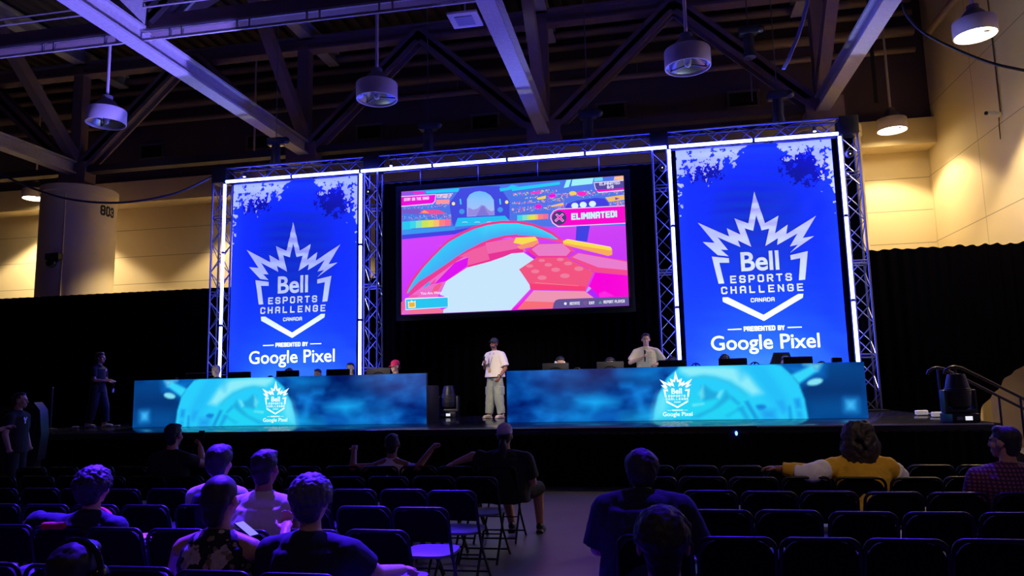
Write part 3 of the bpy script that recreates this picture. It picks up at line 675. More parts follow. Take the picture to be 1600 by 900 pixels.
I1 = [A7(t)[0] for t in ((215, 575), (300, 510), (420, 420), (560, 330), (720, 200), (860, 110), (1040, 20))]+[A5(t)[0] for t in ((1130, 815), (1260, 775), (1385, 762))]+[A6(t)[0] for t in ((60, 768), (250, 785), (400, 800))]
P.poly(O+O2[::-1], (238, 60, 140)); 
P.poly(O2+I2[::-1], None, [(40, 205, 250)]*4+[(50, 200, 250)]*5+[(60, 215, 250)]*(len(O2)-9)+[(70, 170, 245)]*len(I2))
P.poly(I2+I1[::-1], (238, 60, 150))
# tiles at the left
P.poly(A7((120, 640), (230, 565), (420, 420), (720, 200), (860, 115), (1040, 20), (1085, 180), (840, 262), (605, 418), (520, 578), (560, 770), (120, 774)), (236, 110, 205))
P.poly(A7((345, 500), (410, 425), (440, 425), (420, 460)), (60, 170, 240))
P.poly(A7((740, 150), (900, 70), (1040, 25), (1080, 185), (835, 250), (855, 150)), (240, 95, 160)); P.poly(A7((840, 245), (1080, 180), (1085, 205), (838, 268)), (240, 40, 140))
P.poly(A7((700, 215), (850, 155), (835, 255), (610, 412), (480, 445)), (220, 20, 240)); P.poly(A7((420, 460), (500, 385), (480, 440)), (240, 70, 170))
P.poly(A7((480, 470), (540, 430), (565, 440), (520, 520), (440, 560)), (242, 90, 140)); P.poly(A7((120, 640), (240, 560), (320, 560), (170, 690), (120, 770)), (240, 90, 170)); P.poly(A7((230, 720), (580, 716), (570, 760), (200, 770)), (245, 115, 150))
# pale centre
P.poly(A7((1085, 200), (838, 266), (608, 415), (540, 560), (630, 590), (632, 695), (580, 718), (575, 758), (1310, 725))+A8((0, 715), (200, 500), (195, 455), (82, 287), (240, 178), (125, 102), (0, 112))+A7((1240, 140)), (200, 230, 252))
# tiles behind it, in place of the players
P.poly(A7((1035, 0), (1385, -60))+A8((120, -60), (150, 95), (125, 104), (0, 114))+A7((1230, 150), (1085, 195)), (240, 105, 175)); P.poly(A7((1060, 120), (1385, 60))+A8((125, 75), (125, 104), (0, 114))+A7((1230, 150), (1085, 200)), (232, 50, 150))
P.poly(A6((45, 775), (255, 765), (282, 800), (110, 850), (20, 830)), (248, 220, 80)); P.poly(A6((110, 850), (282, 800), (300, 860), (90, 900), (60, 870)), (248, 150, 110))
# hexagon tiles
P.poly(A8((150, 92), (205, 60), (280, 8), (560, 0), (665, 90), (600, 156), (270, 160), (245, 178)), (238, 60, 150)); P.poly(A8((215, 70), (290, 15), (550, 8), (640, 85), (590, 140), (290, 140)), (234, 125, 200))
P.poly(A8((255, 765-831), (560, 800-831), (690, 95), (640, 90), (560, 5)), (240, 80, 150))
P.poly(A8((620, 158), (712, 104), (1245, 195), (1252, 350), (895, 318)), (244, 75, 140)); P.poly(A8((655, 155), (722, 112), (1245, 205), (1248, 295), (935, 265)), (234, 125, 205))
P.poly(A8((885, 320), (1256, 352), (1265, 580), (950, 590), (800, 510)), (248, 0, 215)); P.poly(A8((940, 545), (1000, 520), (1110, 575), (950, 590)), (255, 40, 225))
P.poly(A8((80, 286), (270, 160), (600, 160), (885, 316), (795, 520), (205, 500), (190, 440)), (242, 84, 128)); P.poly(A8((190, 440), (800, 470), (795, 520), (205, 500)), (248, 60, 120))
P.poly(A8((885, 316), (900, 330), (835, 470), (800, 520), (795, 515)), (215, 60, 250)); P.poly(A8((150, 100), (240, 176), (270, 160), (180, 95)), (205, 30, 240))
for x, y, rx in ((325, 190, 34), (525, 180, 38), (195, 250, 38), (395, 237, 40), (610, 222, 44), (255, 308, 44), (475, 290, 48), (725, 280, 50), (328, 376, 50), (575, 356, 52)): P.poly(ellp(A8, x, y, rx, rx*.48), (240, 125, 158))
P.poly(A8((0, 722), (215, 495), (240, 508), (60, 718)), (250, 20, 215)); P.poly(A8((200, 500), (245, 510), (90, 660), (0, 715)), (225, 60, 240))
P.poly(A8((60, 718), (240, 512), (790, 522), (895, 600), (480, 640), (440, 712)), (238, 148, 178)); P.poly(A8((60, 718), (140, 630), (460, 640), (440, 712)), (248, 108, 120))
P.poly(A8((800, 525), (830, 470), (860, 490), (815, 535)), (180, 170, 245)); P.poly(A8((815, 530), (870, 500), (950, 590), (895, 596)), (170, 40, 250))
P.poly(A8((240, 432), (260, 428), (720, 462), (725, 466)), (245, 150, 150))
# yellow bars
P.poly(A6((555, 815), (590, 798), (1060, 878), (1085, 905), (1085, 960), (1040, 972), (560, 850)), (250, 170, 90)); P.poly(A6((555, 812), (590, 795), (1060, 876), (1082, 900), (1070, 915), (590, 838), (556, 832)), (248, 220, 70)); P.poly(A6((590, 795), (610, 792), (1065, 874), (1085, 900), (1060, 880)), (252, 240, 190))
# lettered boards
P.poly(A5((125, 328), (502, 303), (492, 385), (465, 412), (125, 442)), (235, 225, 255)); P.poly(A5((125, 336), (494, 311), (484, 382), (460, 404), (125, 433)), (236, 10, 215))
P.poly(A6((1232, 425), (500, 463), (450, 485), (420, 530), (418, 570), (440, 620), (500, 660), (1240, 622)), (240, 225, 250)); P.poly(A6((1232, 433), (502, 471), (456, 491), (428, 533), (427, 568), (447, 613), (502, 651), (1240, 614)), (250, 5, 205))
P.poly(ellp(A6, 515, 562, 78, 76), (66, 62, 120))
for t in (((470, 528), (490, 515), (568, 590), (548, 606)), ((478, 606), (462, 588), (545, 512), (565, 528))): P.poly(A6(*t), (250, 190, 235))
for t in (((478, 530), (490, 522), (560, 590), (548, 598)), ((478, 598), (470, 588), (545, 520), (557, 530))): P.poly(A6(*t), (245, 10, 200))
P.poly(A6((885, 178), (1214, 152), (1219, 268), (935, 292), (900, 245)), (240, 225, 250)); P.poly(A6((894, 186), (1214, 161), (1218, 258), (938, 283), (908, 243)), (84, 74, 158)); P.poly(A6((908, 262), (1218, 240), (1218, 258), (938, 283)), (245, 10, 200))
P.poly(A7((165, 605), (175, 598), (630, 580), (634, 590), (634, 695), (172, 726)), (225, 240, 255)); P.poly(A7((174, 612), (626, 590), (628, 690), (178, 716)), (40, 196, 240))
P.poly(A7((196, 628), (218, 640), (236, 618), (254, 638), (278, 622), (280, 700), (200, 704)), (250, 245, 220)); P.poly(A7((206, 645), (270, 642), (272, 690), (210, 694)), (240, 180, 40))
P.poly(A8((443, 712), (455, 650), (475, 620), (510, 608), (1262, 580), (1270, 676)), (98, 82, 150))
P.poly(ellp(A8, 580, 656, 15, 15), (235, 235, 255)); P.poly(ellp(A8, 795, 648, 18, 18), (170, 90, 150)); P.poly(ellp(A8, 795, 648, 12, 12), (98, 82, 150)); P.poly(A8((940, 656), (957, 628), (974, 654)), (60, 220, 160)); P.poly(A8((949, 651), (957, 637), (966, 650)), (98, 82, 150))
def ptext(f, txt, xa, xb, ybase, hpx, t, col):
    A, B = f((xa, ybase))[0], f((xb, ybase))[0]; h = abs(f((xa, ybase-hpx))[0][1]-A[1])
    for qd in stroke_quads(txt, A[0], B[0], A[1], h, t): P.poly([(p.x, p.y) for p in qd], col)
ptext(A6, 'ELIMINATED!', 645, 1140, 585, 72, .235, (190, 250, 250))
ptext(A6, 'ELIMINATED', 948, 1170, 213, 30, .2, (225, 230, 250)); ptext(A6, '8/9', 1030, 1100, 247, 34, .22, (225, 230, 250))
ptext(A5, 'STAY ON THE RING!', 155, 425, 382, 32, .2, (250, 215, 245))
ptext(A8, 'ROTATE', 628, 738, 672, 32, .17, (235, 235, 250)); ptext(A8, 'EXIT', 836, 896, 664, 30, .2, (235, 235, 250)); ptext(A8, 'REPORT PLAYER', 992, 1222, 655, 32, .17, (235, 235, 250))
for txt, f, x0, x1, yb in (('You Are Watc', A7, 335, 560, 560),):
    A, B = f((x0, yb))[0], f((x1, yb))[0]; vs, fs = font_polys(txt, B[0]-A[0], .02)
    for fc in fs: P.poly([(vs[i][0]+A[0], vs[i][1]+A[1]) for i in fc], (248, 235, 250))
t = thing('screen', 'big hanging video screen with a colourful arena game between the two banners', 'screen', (scx, YS, 0))
P.build('picture', t, VCEM('video screen', 'picture', 1.0))
mb = MB(); mb.box((0, .07, (SZ0+SZ1)/2), (SX1-SX0+.06, .1, SZ1-SZ0+.06)); mb.build('panel', blk, t, smooth=0)
mb = MB(); e = .1
for c, d in (((0, .03, SZ1+.08), (SX1-SX0+.3, .1, .13)), ((0, .03, SZ0-.08), (SX1-SX0+.3, .1, .13)), ((a-.08, .03, 5.02), (.13, .1, 3.2)), ((b+.08, .03, 5.02), (.13, .1, 3.2))): mb.box(c, d, ch=.015)
mb.build('frame', M('matt black frame', S(9, 9, 11), .8, spec=.2), t)
for x in (-2.3, -.8, .7, 2.2): MB().cyl((x, .08, SZ1+.1), (x, .08, 7.15), .012, 6).build('hanging_cable', alu, t)

# ---------------------------------------------------------------- the two LED desks
YD, LD = 14.21, 6.54
GX, GZ = 262, 40
gx, gz = np.meshgrid(np.linspace(0, LD, GX+1), np.linspace(0, 1, GZ+1))
def dq(px, py): p = at_y(px, py, YD); return (p.x+2.78, p.z-ST)
def D3(*pts): return [dq(780+x/6.667, 560+y/6.667) for x, y in pts]
def D4(*pts): return [dq(1000+x/6.925, 560+y/6.925) for x, y in pts]
def D5(*pts): return [dq(1160+x/6.667, 560+y/6.667) for x, y in pts]
def inside(poly, soft):
    d = np.full(gx.shape, 1e9); ins = np.zeros(gx.shape, bool); n = len(poly)
    for i in range(n):
        (x0, y0), (x1, y1) = poly[i], poly[(i+1) % n]
        ex, ey = x1-x0, y1-y0; L = ex*ex+ey*ey+1e-12
        tt = np.clip(((gx-x0)*ex+(gz-y0)*ey)/L, 0, 1); d = np.minimum(d, np.hypot(gx-x0-tt*ex, gz-y0-tt*ey))
        if abs(ey) > 1e-9: ins ^= ((y0 > gz) != (y1 > gz)) & (gx < ex*(gz-y0)/ey+x0)
    s = np.where(ins, d, -d); return np.clip(.5+s/soft*.5, 0, 1)[..., None]
def n2(sx, sz, seed):
    out = np.zeros(gx.shape)
    for j in range(GZ+1):
        for i in range(GX+1): out[j, i] = noise.fractal((gx[j, i]*sx, gz[j, i]*sz, seed), .9, 2.0, 4)
    return out[..., None]
def C(*c): return np.array(c, float)
na = n2(1.1, 2.4, 1.7); nb = n2(2.6, 3.5, 8.3)
img = C(4, 74, 160)+(na*62+nb*26)*C(.25, .95, 1.1)
def lay(poly, col, soft=.03, al=1.): 
    global img
    m = inside(poly, soft)*al; img = img*(1-m)+C(*col)*m
lay(D3((640, 205), (900, 185), (1600, 200), (1600, 260), (1000, 250), (640, 240)), (6, 36, 96), .25, .8)
lay(D3((480, 495), (620, 470), (760, 530), (600, 545)), (8, 52, 120), .2, .8); lay(D3((500, 290), (780, 280), (1000, 340), (700, 330)), (10, 60, 130), .25, .6)
lay(D3((1250, 150), (1600, 95), (1620, 210), (1300, 180)), (16, 146, 232), .2, .8)
lay(D3((800, 430), (960, 395), (1040, 395), (1240, 455), (1120, 490), (1000, 530), (850, 480)), (24, 176, 250), .13)
lay(D3((720, 650), (800, 560), (930, 570), (990, 545), (960, 650)), (18, 160, 245), .2, .9); lay(D3((960, 660), (1000, 580), (1100, 535), (1220, 560), (1260, 660)), (8, 98, 190), .08, .9)
lay(D3((1270, 280), (1380, 275), (1400, 310), (1280, 300)), (20, 150, 245), .1); lay(D3((1450, 330), (1550, 320), (1540, 360), (1440, 360)), (20, 150, 245), .12)
lay(D3((1300, 640), (1480, 560), (1620, 560), (1620, 660), (1300, 660)), (26, 190, 250), .2, .9); lay(D3((1440, 380), (1480, 400), (1500, 540), (1470, 540)), (20, 150, 235), .08, .7)
# right end behind the helmet
lay(D5((350, 50), (1290, 50), (1310, 640), (600, 640)), (4, 60, 128), .1, .95)
lay(D5((620, 290), (1290, 210), (1290, 420), (700, 440)), (4, 44, 104), .3, .8); lay(D5((830, 50), (1270, 50), (1280, 200), (860, 180)), (4, 70, 140), .2, .7)
lay(D5((680, 450), (1060, 420), (1300, 430), (1305, 640), (690, 640)), (4, 78, 150), .15, .9)
lay(D5((1075, 430), (1190, 430), (1190, 550), (1080, 545)), (40, 160, 240), .1); lay(D5((1090, 450), (1160, 450), (1160, 520), (1100, 520)), (70, 190, 250), .06)
lay(D5((320, 60), (700, 50), (860, 60), (850, 180), (780, 200), (600, 280), (480, 150)), (10, 120, 215), .1, .85)
# helmet
lay(D4((150, 665), (158, 560), (195, 400), (290, 210), (430, 85), (700, 70))+D5((300, 55), (400, 70), (490, 150), (590, 270), (650, 430), (688, 645)), (40, 206, 252), .02)
lay(D4((155, 660), (170, 520), (220, 390), (300, 380), (340, 520), (320, 640)), (140, 240, 252), .12, .8)
lay(D4((430, 95), (560, 80), (900, 85), (1060, 100), (1180, 190), (1330, 375), (1210, 400), (1130, 340), (980, 240), (800, 190), (690, 178), (540, 200), (440, 150)), (140, 236, 250), .06)
lay(D4((1040, 90), (1150, 90), (1130, 200), (1090, 230)), (60, 200, 250), .08, .8)
lay(D4((540, 210), (690, 185), (830, 205), (980, 262), (1100, 335), (1160, 400), (1150, 425), (1080, 345), (960, 275), (820, 222), (690, 205), (560, 225)), (52, 190, 225), .03, .8)
lay(D4((350, 420), (560, 380), (900, 400), (1150, 430), (1300, 660), (230, 660)), (34, 214, 245), .15, .9)
lay(D4((660, 300), (700, 290), (780, 350), (845, 370), (835, 430), (700, 460), (650, 430)), (30, 168, 222), .04); lay(D4((560, 640), (780, 540), (880, 440), (930, 350), (990, 420), (850, 530), (640, 640)), (30, 172, 224), .04)
lay(D4((640, 380), (680, 300), (690, 420), (660, 440)), (120, 236, 250), .04, .9); lay(D4((570, 500), (690, 488), (690, 496), (575, 515)), (150, 240, 250), .03); lay(D4((830, 420), (860, 360), (900, 345), (860, 430)), (120, 230, 250), .03)
lay(D4((920, 620), (1060, 540), (1130, 530), (960, 640)), (30, 190, 235), .03); lay(D4((1000, 420), (1080, 490), (1060, 500), (990, 440)), (26, 160, 225), .04); lay(D4((1060, 540), (1110, 520), (1190, 660), (1140, 660)), (26, 165, 228), .04)
lay(D4((1130, 470), (1170, 460), (1290, 660), (1240, 660)), (24, 150, 222), .03); lay(D4((1270, 520), (1320, 510), (1350, 525), (1300, 545)), (10, 96, 190), .05)
lay(D5((160, 500), (230, 505), (220, 525), (170, 522)), (12, 110, 210), .04); lay(D5((180, 530), (340, 540), (360, 640), (220, 640)), (30, 150, 236), .08, .8)
lay(D5((360, 450), (420, 440), (460, 540), (420, 570)), (34, 170, 242), .05); lay(D5((545, 430), (590, 425), (605, 510), (565, 515)), (24, 140, 230), .05); lay(D5((570, 555), (610, 555), (625, 620), (580, 620)), (30, 160, 238), .05)
lay(D5((480, 500), (500, 500), (520, 640), (490, 640)), (20, 140, 220), .03); lay(D5((160, 90), (240, 80), (480, 420), (500, 640), (440, 640), (400, 460)), (34, 176, 246), .1, .45); lay(D5((60, 90), (130, 70), (330, 330), (400, 500), (330, 480)), (24, 160, 244), .15, .4)
# brim and its pale end
lay(D5((505, 172), (720, 72), (775, 132), (588, 262)), (52, 214, 252), .03); lay(D5((640, 60), (820, 55), (780, 120), (720, 75)), (130, 230, 252), .06)
lay([dq(1160+(745+82*cos(k*pi/10)+10)/6.667, 560+(244+36*sin(k*pi/10)-14*cos(k*pi/10))/6.667) for k in range(20)], (130, 226, 245), .02)
img = np.clip(img, 0, 255)/255; img = np.where(img <= .04045, img/12.92, ((img+.055)/1.055)**2.4)
ledmat = VCEM('LED wall video', 'picture', 1.0); white_led = EM('white LED logo', (.92, .97, 1.0), 1.15, False)
deskm = M('black desk laminate', S(24, 24, 28), .45)
def led_desk(x0, im, label, lx):
    t = thing('led_desk', label, 'desk', (x0+LD/2, YD, ST), group='LED fronted stage desks'); h = LD/2
    nx = GX+1; vs = np.stack([gx-h, np.zeros_like(gx), gz*.992+.004], -1).reshape(-1, 3)
    fs = [(j*nx+i, j*nx+i+1, (j+1)*nx+i+1, (j+1)*nx+i) for j in range(GZ) for i in range(GX)]
    me = bpy.data.meshes.new('led_front'); me.from_pydata(vs.tolist(), [], fs); me.materials.append(ledmat)
    ca = me.attributes.new('picture', 'FLOAT_COLOR', 'POINT'); ca.data.foreach_set('color', np.concatenate([im, np.ones(gx.shape+(1,))], -1).reshape(-1))
    o = bpy.data.objects.new('led_front', me); COL.objects.link(o); o.parent = t; front = o
    MB().box((0, .05, .5), (LD, .09, 1.0)).build('front_panel', deskm, t, smooth=0)
    MB().box((0, .52, .735), (LD-.04, .84, .03), ch=.006).build('worktop', deskm, t)
    for sx in (-1, 1): MB().box((sx*(h-.02), .5, .37), (.035, .82, .74), ch=.004).build('side_panel', deskm, t)
    for k in range(1, 6): MB().cyl((-h+k*LD/6, .85, 0), (-h+k*LD/6, .85, .72), .022, 8).build('leg', alu, t)
    kx = .231
    for nme, mbb in (('emblem', emblem_mesh()), ('lettering', words_mesh()), ('sponsor_lettering', sponsor_mesh())):
        e = mbb.build(nme, white_led, front, smooth=0)
        for v in e.data.vertices: v.co = ((v.co.x)*kx+lx-(x0+h), -.004, (v.co.z+.62)*kx+.085)
led_desk(-2.78, img, 'long desk right of the presenter with a glowing cyan video front', .45)
led_desk(-10.95, img[:, ::-1], 'long desk at the left of the stage with a glowing cyan video front', -7.65)

# monitors on the desks, their screens facing the players
monb = M('grey monitor back', S(36, 37, 42), .6); ringm = M('black monitor ring', S(12, 12, 15), .4)
mscr = EM('monitor screen light', (.55, .78, 1.), 3.5)
WT = ST+.75
def monitor0():
    t = thing('monitor', '', 'monitor', (0, 14.75, WT), group='monitors on the stage desks')
    pnl = MB().box((0, 0, .235), (.53, .035, .31), ch=.012).build('panel', monb, t)
    MB().box((0, .02, .235), (.51, .004, .29)).build('screen', mscr, pnl)
    c = [(.155*cos(k*pi/16), -.022, .155+.145*sin(k*pi/16)) for k in range(32)]; MB().tube(c, .014, 6, closed=True).build('back_ring', ringm, pnl)
    MB().box((0, -.03, .12), (.06, .03, .24), ch=.008).build('neck', monb, t)
    MB().lathe([(.01, 0), (.12, 0), (.12, .012), (.01, .016)], (0, -.02, 0), 24).build('base', monb, t)
    mb = MB(); mb.lathe([(.01, .0), (.03, .0), (.03, .006), (.01, .006)], (0, -.02, .25), 16, rot=Matrix.Rotation(pi/2, 3, 'X')); mb.build('badge', ringm, pnl)
    return t
m0 = monitor0(); first = True
for x, lab in ((-9.84, 'in front of the white-haired man at the left desk'), (-8.80, 'second from the left end of the left desk'), (-7.67, 'in the middle of the left desk, above the crown logo'), (-6.52, 'beside the long-haired player at the left desk'), (-5.62, 'in front of the player in the red cap'),
               (-1.88, 'nearest the presenter on the right desk'), (-.79, 'second from the presenter on the right desk'), (.41, 'beside the man standing behind the right desk, above the crown logo'), (1.55, 'in front of the player with the black headset under the right banner'), (2.74, 'beside the black gaming chair back near the right end')):
    if first: m0.location.x = x; m0['label'] = 'grey monitor back '+lab; first = False
    else: dup(m0, (x, 14.75, WT), 'grey monitor back '+lab)

# gaming chairs of the players
gch = M('black gaming chair leather', S(10, 10, 13), .5)
def gchair0():
    t = thing('gaming_chair', '', 'chair', (0, 0, ST), group='gaming chairs behind the desks')
    MB().box((0, 0, .44), (.52, .5, .1), ch=.04).build('seat', gch, t)
    mb = MB(); mb.prism([(-.24, .5), (.24, .5), (.28, .9), (.22, 1.06), (.15, 1.26), (-.15, 1.26), (-.22, 1.06), (-.28, .9)], .24, .33); mb.build('backrest', gch, t)
    mb = MB()
    for qd in stroke_quads('B', -.03, .03, 1.13, .08, .3): mb.add([(p.x, .335, p.y) for p in qd], [(0, 1, 2, 3)])
    MB().cyl((0, 0, .1), (0, 0, .4), .03, 10).build('column', alu, t)
    for k in range(5): MB().cone((0, 0, .1), (.3*cos(k*1.257), .3*sin(k*1.257), .05), .03, .02, 8).ell((.3*cos(k*1.257), .3*sin(k*1.257), .03), (.03, .03, .03), 10, 6).build('leg', ringm, t)
    for s in (-1, 1): MB().box((s*.3, 0, .66), (.06, .28, .03), ch=.01).box((s*.3, .05, .55), (.03, .04, .2)).build('armrest', ringm, t)
    return t
gc0 = gchair0(); first = True
PLAYERS = [(-9.72, 15.35), (-7.93, 15.35), (-7.25, 15.35), (-6.48, 15.35), (-5.45, 15.35), (-1.86, 15.4), (-.82, 15.4), (.42, 15.4), (1.46, 15.4), (2.62, 15.4)]
PN = ['under the white-haired man at the left desk', 'under the player behind the middle monitor of the left desk', 'under the player half hidden right of the crown logo, left desk', 'under the long-haired player at the left desk', 'under the player in the red cap', 'under the player nearest the presenter, right desk', 'under the player second from the presenter, right desk', 'under the player beside the standing man, right desk', 'under the player with the black headset below the right banner', 'showing its black back beside the last monitor of the right desk']
for (x, y), lab in zip(PLAYERS, PN):
    y += .12
    if first: gc0.location = (x, y, ST); gc0['label'] = 'black gaming chair '+lab; gc0.scale = (1, 1, .78); first = False
    else:
        g_ = dup(gc0, (x, y, ST), 'black gaming chair '+lab); g_.scale = (1, 1, 1. if x > 2 else .78)

# small things on the desks
hs = M('black headset plastic', S(16, 16, 20), .4)
for x, z, lab in ((-8.1, .27, 'left of the middle monitor, left desk'), (.86, .30, 'right of the monitor beside the standing man'), (1.96, .29, 'right of the monitor under the right banner'), (3.17, .27, 'near the right end of the right desk'), (-1.45, .27, 'beside the monitor nearest the presenter'), (-10.38, .28, 'at the left end of the left desk')):
    t = thing('headset', 'small black headset hanging on a stand '+lab, 'headset', (x, 14.8, WT), group='headsets on stands')
    MB().lathe([(.01, 0), (.06, 0), (.06, .01), (.012, .014), (.012, z-.02), (.02, z), (.01, z+.01)], n=16).build('stand', hs, t)
    MB().tube([(.085*cos(k*pi/10), 0, z-.07+.085*sin(k*pi/10)) for k in range(11)], .012, 8).build('headband', hs, t)
    for s in (-1, 1): MB().ell((s*.085, 0, z-.09), (.025, .042, .05)).build('earcup', hs, t)
t = thing('camera', 'black camera on a small stand at the right end of the right desk', 'camera', (3.44, 14.8, WT))
MB().box((0, 0, .31), (.18, .12, .09), ch=.015).build('body', hs, t); MB().cyl((.02, -.06, .31), (.02, -.12, .31), .035, 16).build('lens', M('lens glass', S(30, 30, 45), .1), t); MB().cyl((0, 0, 0), (0, 0, .27), .015, 8).lathe([(.01, 0), (.09, 0), (.09, .012), (.01, .014)], n=18).build('stand', hs, t)

# moving head lights on the stage floor
def mover(loc, label, rz=0):
    t = thing('moving_head_light', label, 'stage light', loc, rz, 'moving head lights on the stage floor')
    MB().box((0, 0, .07), (.42, .40, .14), ch=.02).build('base', M('black fixture plastic', S(30, 30, 36), .42), t)
    mb = MB(); mb.box((.03, -.205, .07), (.10, .01, .06)); mb.build('display', EM('fixture display', (.9, .9, 1), .9), t); MB().box((-.1, -.205, .07), (.09, .01, .05)).build('label_plate', M('grey plate', S(140, 140, 145), .4), t)
    mb = MB()
    for s in (-1, 1): mb.box((s*.215, 0, .32), (.05, .16, .36), ch=.018)
    mb.box((0, 0, .17), (.46, .18, .06), ch=.02); mb.build('yoke', M('dark grey yoke', S(58, 56, 62), .45), t)
    MB().lathe([(.01, .2), (.1, .2), (.165, .25), (.18, .34), (.175, .5), (.14, .66), (.125, .72), (.115, .74), (.01, .74)], n=32).build('head', M('black fixture plastic', S(30, 30, 36), .42), t)
    hdp = [q_ for q_ in t.children if q_.name.startswith('head')][0]; MB().ell((0, 0, .73), (.105, .105, .02)).build('lens', M('fixture lens', S(60, 62, 80), .08), hdp)
    mb = MB()
    for k in range(5): mb.lathe([(.176, .36+k*.035), (.184, .365+k*.035), (.184, .378+k*.035), (.176, .383+k*.035)], n=28)
    mb.build('cooling_fin', M('dark grey yoke', S(58, 56, 62), .45), hdp)
mover((-4.72, 17.0, ST), 'black moving head light standing between the left desk and the presenter')
mover((4.66, 12.62, ST), 'black moving head light standing at the right front corner of the stage', .1)
# white floor lights at the right edge of the stage
for x, y, lab in ((4.86, 14.9, 'farther'), (4.88, 14.15, 'nearer')):
    t = thing('floor_light', f'small white box light on the right stage edge, {lab} of the two', 'floor light', (x, y, ST), group='white box lights at the stage edge')
    MB().box((0, 0, .055), (.2, .12, .08), ch=.015).build('case', M('white plastic', S(235, 225, 225), .4, emit=.25), t); MB().box((0, 0, .008), (.14, .1, .016)).build('foot', blk, t)
tag(MB().tube([(4.96, 14.88, ST+.04), (5.0, 14.5, ST+.02), (4.97, 14.18, ST+.04)], .012, 8).tube([(4.97, 14.1, ST+.04), (4.93, 13.4, ST+.02), (4.8, 12.85, ST+.03)], .012, 8).build('cable', M('white cable', S(190, 185, 200), .5)), 'white cable joining the two box lights at the stage edge', 'cable')
# stairs with tube rails at the right end
t = thing('stage_stairs', 'dark stairs with two curved tube handrails at the right end of the stage', 'stairs', (5.1, 14.55, 0))
for k in range(4): MB().box((.16+k*.29, 0, .76-k*.19), (.3, .75, .04), ch=.005).build('step', deckm, t)
for s in (-.4, .4):
    mb = MB(); mb.prism([(0, .9), (0, .7), (1.16, .05), (1.2, .05), (1.2, .24)], s*.98-.012, s*.98+.012); mb.build('side_panel', blk, t, smooth=0)
    mb = MB(); mb.tube([(-.06, s, 1.70), (-.04, s, 1.76), (.04, s, 1.81), (.12, s, 1.825), (.22, s, 1.80), (.5, s, 1.64), (1.0, s, 1.34), (1.5, s, 1.04), (1.56, s, .96), (1.5, s, .9)], .026, 10); mb.build('handrail', M('dark steel tube', S(70, 66, 76), .3, .85), t)
    for x, z in ((.12, 1.80), (1.1, 1.27)): MB().cyl((x, s, .05 if x > 1 else .7), (x, s, z), .02, 8).build('post', M('dark steel tube', S(70, 66, 76), .3, .85), t)
MB().box((1.35, 0, .06), (.34, .8, .12)).build('step', deckm, t)
# items behind the left stage end
t = thing('loudspeaker', 'dark loudspeaker cabinet with a rounded edge at the far left', 'loudspeaker', (-10.95, 11.4, 0), .5)
mb = MB(); mb.prism([(-.3, .55), (.3, .55), (.34, 1.0), (.3, 1.42), (.2, 1.56), (-.3, 1.5)], -.25, .25); mb.build('cabinet', blk, t); MB().box((0, 0, .28), (.5, .4, .55), ch=.01).build('stand', blk, t); MB().box((0, -.256, 1.02), (.5, .012, .85)).build('grille', M('black grille', S(12, 10, 16), .7), t)
t = thing('crowd_stanchion', 'dark upright pole standing left of the stage woman', 'pole', (-12.7, 13.9, ST)); MB().cyl((0, 0, .02), (0, 0, .86), .03, 10).ell((0, 0, .87), (.036, .036, .03)).build('pole', M('dark steel tube', S(70, 66, 76), .3, .85), t); MB().lathe([(.01, 0), (.14, 0), (.14, .015), (.03, .03)], n=20).build('base', blk, t)
for x, y, lab in ((-12.42, 14.3, 'left of'), (-11.6, 14.55, 'right of')):
    t = thing('cable_connector', f'small pale connector box on the stage {lab} the shoes of the standing woman', 'connector', (x, y, ST)); MB().box((0, 0, .02), (.14, .07, .04), ch=.01).build('case', M('beige plastic', S(170, 160, 160), .5), t); MB().tube([(.07, 0, .02), (.2, .03, .012), (.34, -.02, .012)], .01, 6).build('lead', blk, t)
# cables in the air and wall fittings
def cable(pts, r, m, label, parent=None, n=40):
    P0 = [Vector(p) for p in pts]; out = []
    for i in range(len(P0)-1):
        a0, a1, a2, a3 = P0[max(i-1, 0)], P0[i], P0[i+1], P0[min(i+2, len(P0)-1)]
        for k in range(8):
            s = k/8; out.append(.5*((2*a1)+(-a0+a2)*s+(2*a0-5*a1+4*a2-a3)*s*s+(-a0+3*a1-3*a2+a3)*s**3))
    out.append(P0[-1]); return tag(MB().tube(out, r, 8).build('cable', m), label, 'cable')
cb = M('blue black cable', S(40, 40, 90), .4)
cable([(-18.6, 17.0, 8.35), (-17.62, 17, 7.83), (-15.72, 17, 7.06), (-13.92, 17, 6.76), (-12.21, 17, 6.88), (-11.1, 17.1, 7.32)], .03, cb, 'dark cable sagging from the left edge to the top corner of the stage frame')
cable([(5.25, 15, 9.0), (5.32, 15, 8.74), (5.65, 15, 8.31), (6.51, 15, 7.73), (7.26, 15, 7.42), (8.68, 15.4, 7.2)], .028, M('black cable', S(24, 22, 26), .5), 'black cable swooping from the right roof beam towards the right wall')
mb = MB()
for j in range(3): mb.tube([(3.56+.02*sin(j*2+k*.8)-.64*(k/14)**1.7, 15+.02*cos(j*2+k), 9.9-2.0*k/14) for k in range(15)], .022, 8)
tag(mb.build('cable_bundle', M('blue-lit cable', S(120, 130, 210), .35)), 'twisted bundle of cables lit blue, hanging curved over the right banner', 'cable')  # blue light is put into the cable colour
tag(MB().box((6.44, 21.0, 10.0), (.10, .02, 1.7)).box((6.44, 21, 11.9), (.03, .03, 2.2)).build('strap', blk), 'black strap hanging from the roof above the lit lamp beside the frame', 'strap')
t = thing('security_camera', 'small white security camera on the right wall', 'security camera', (8.55, 19.2, 7.96))
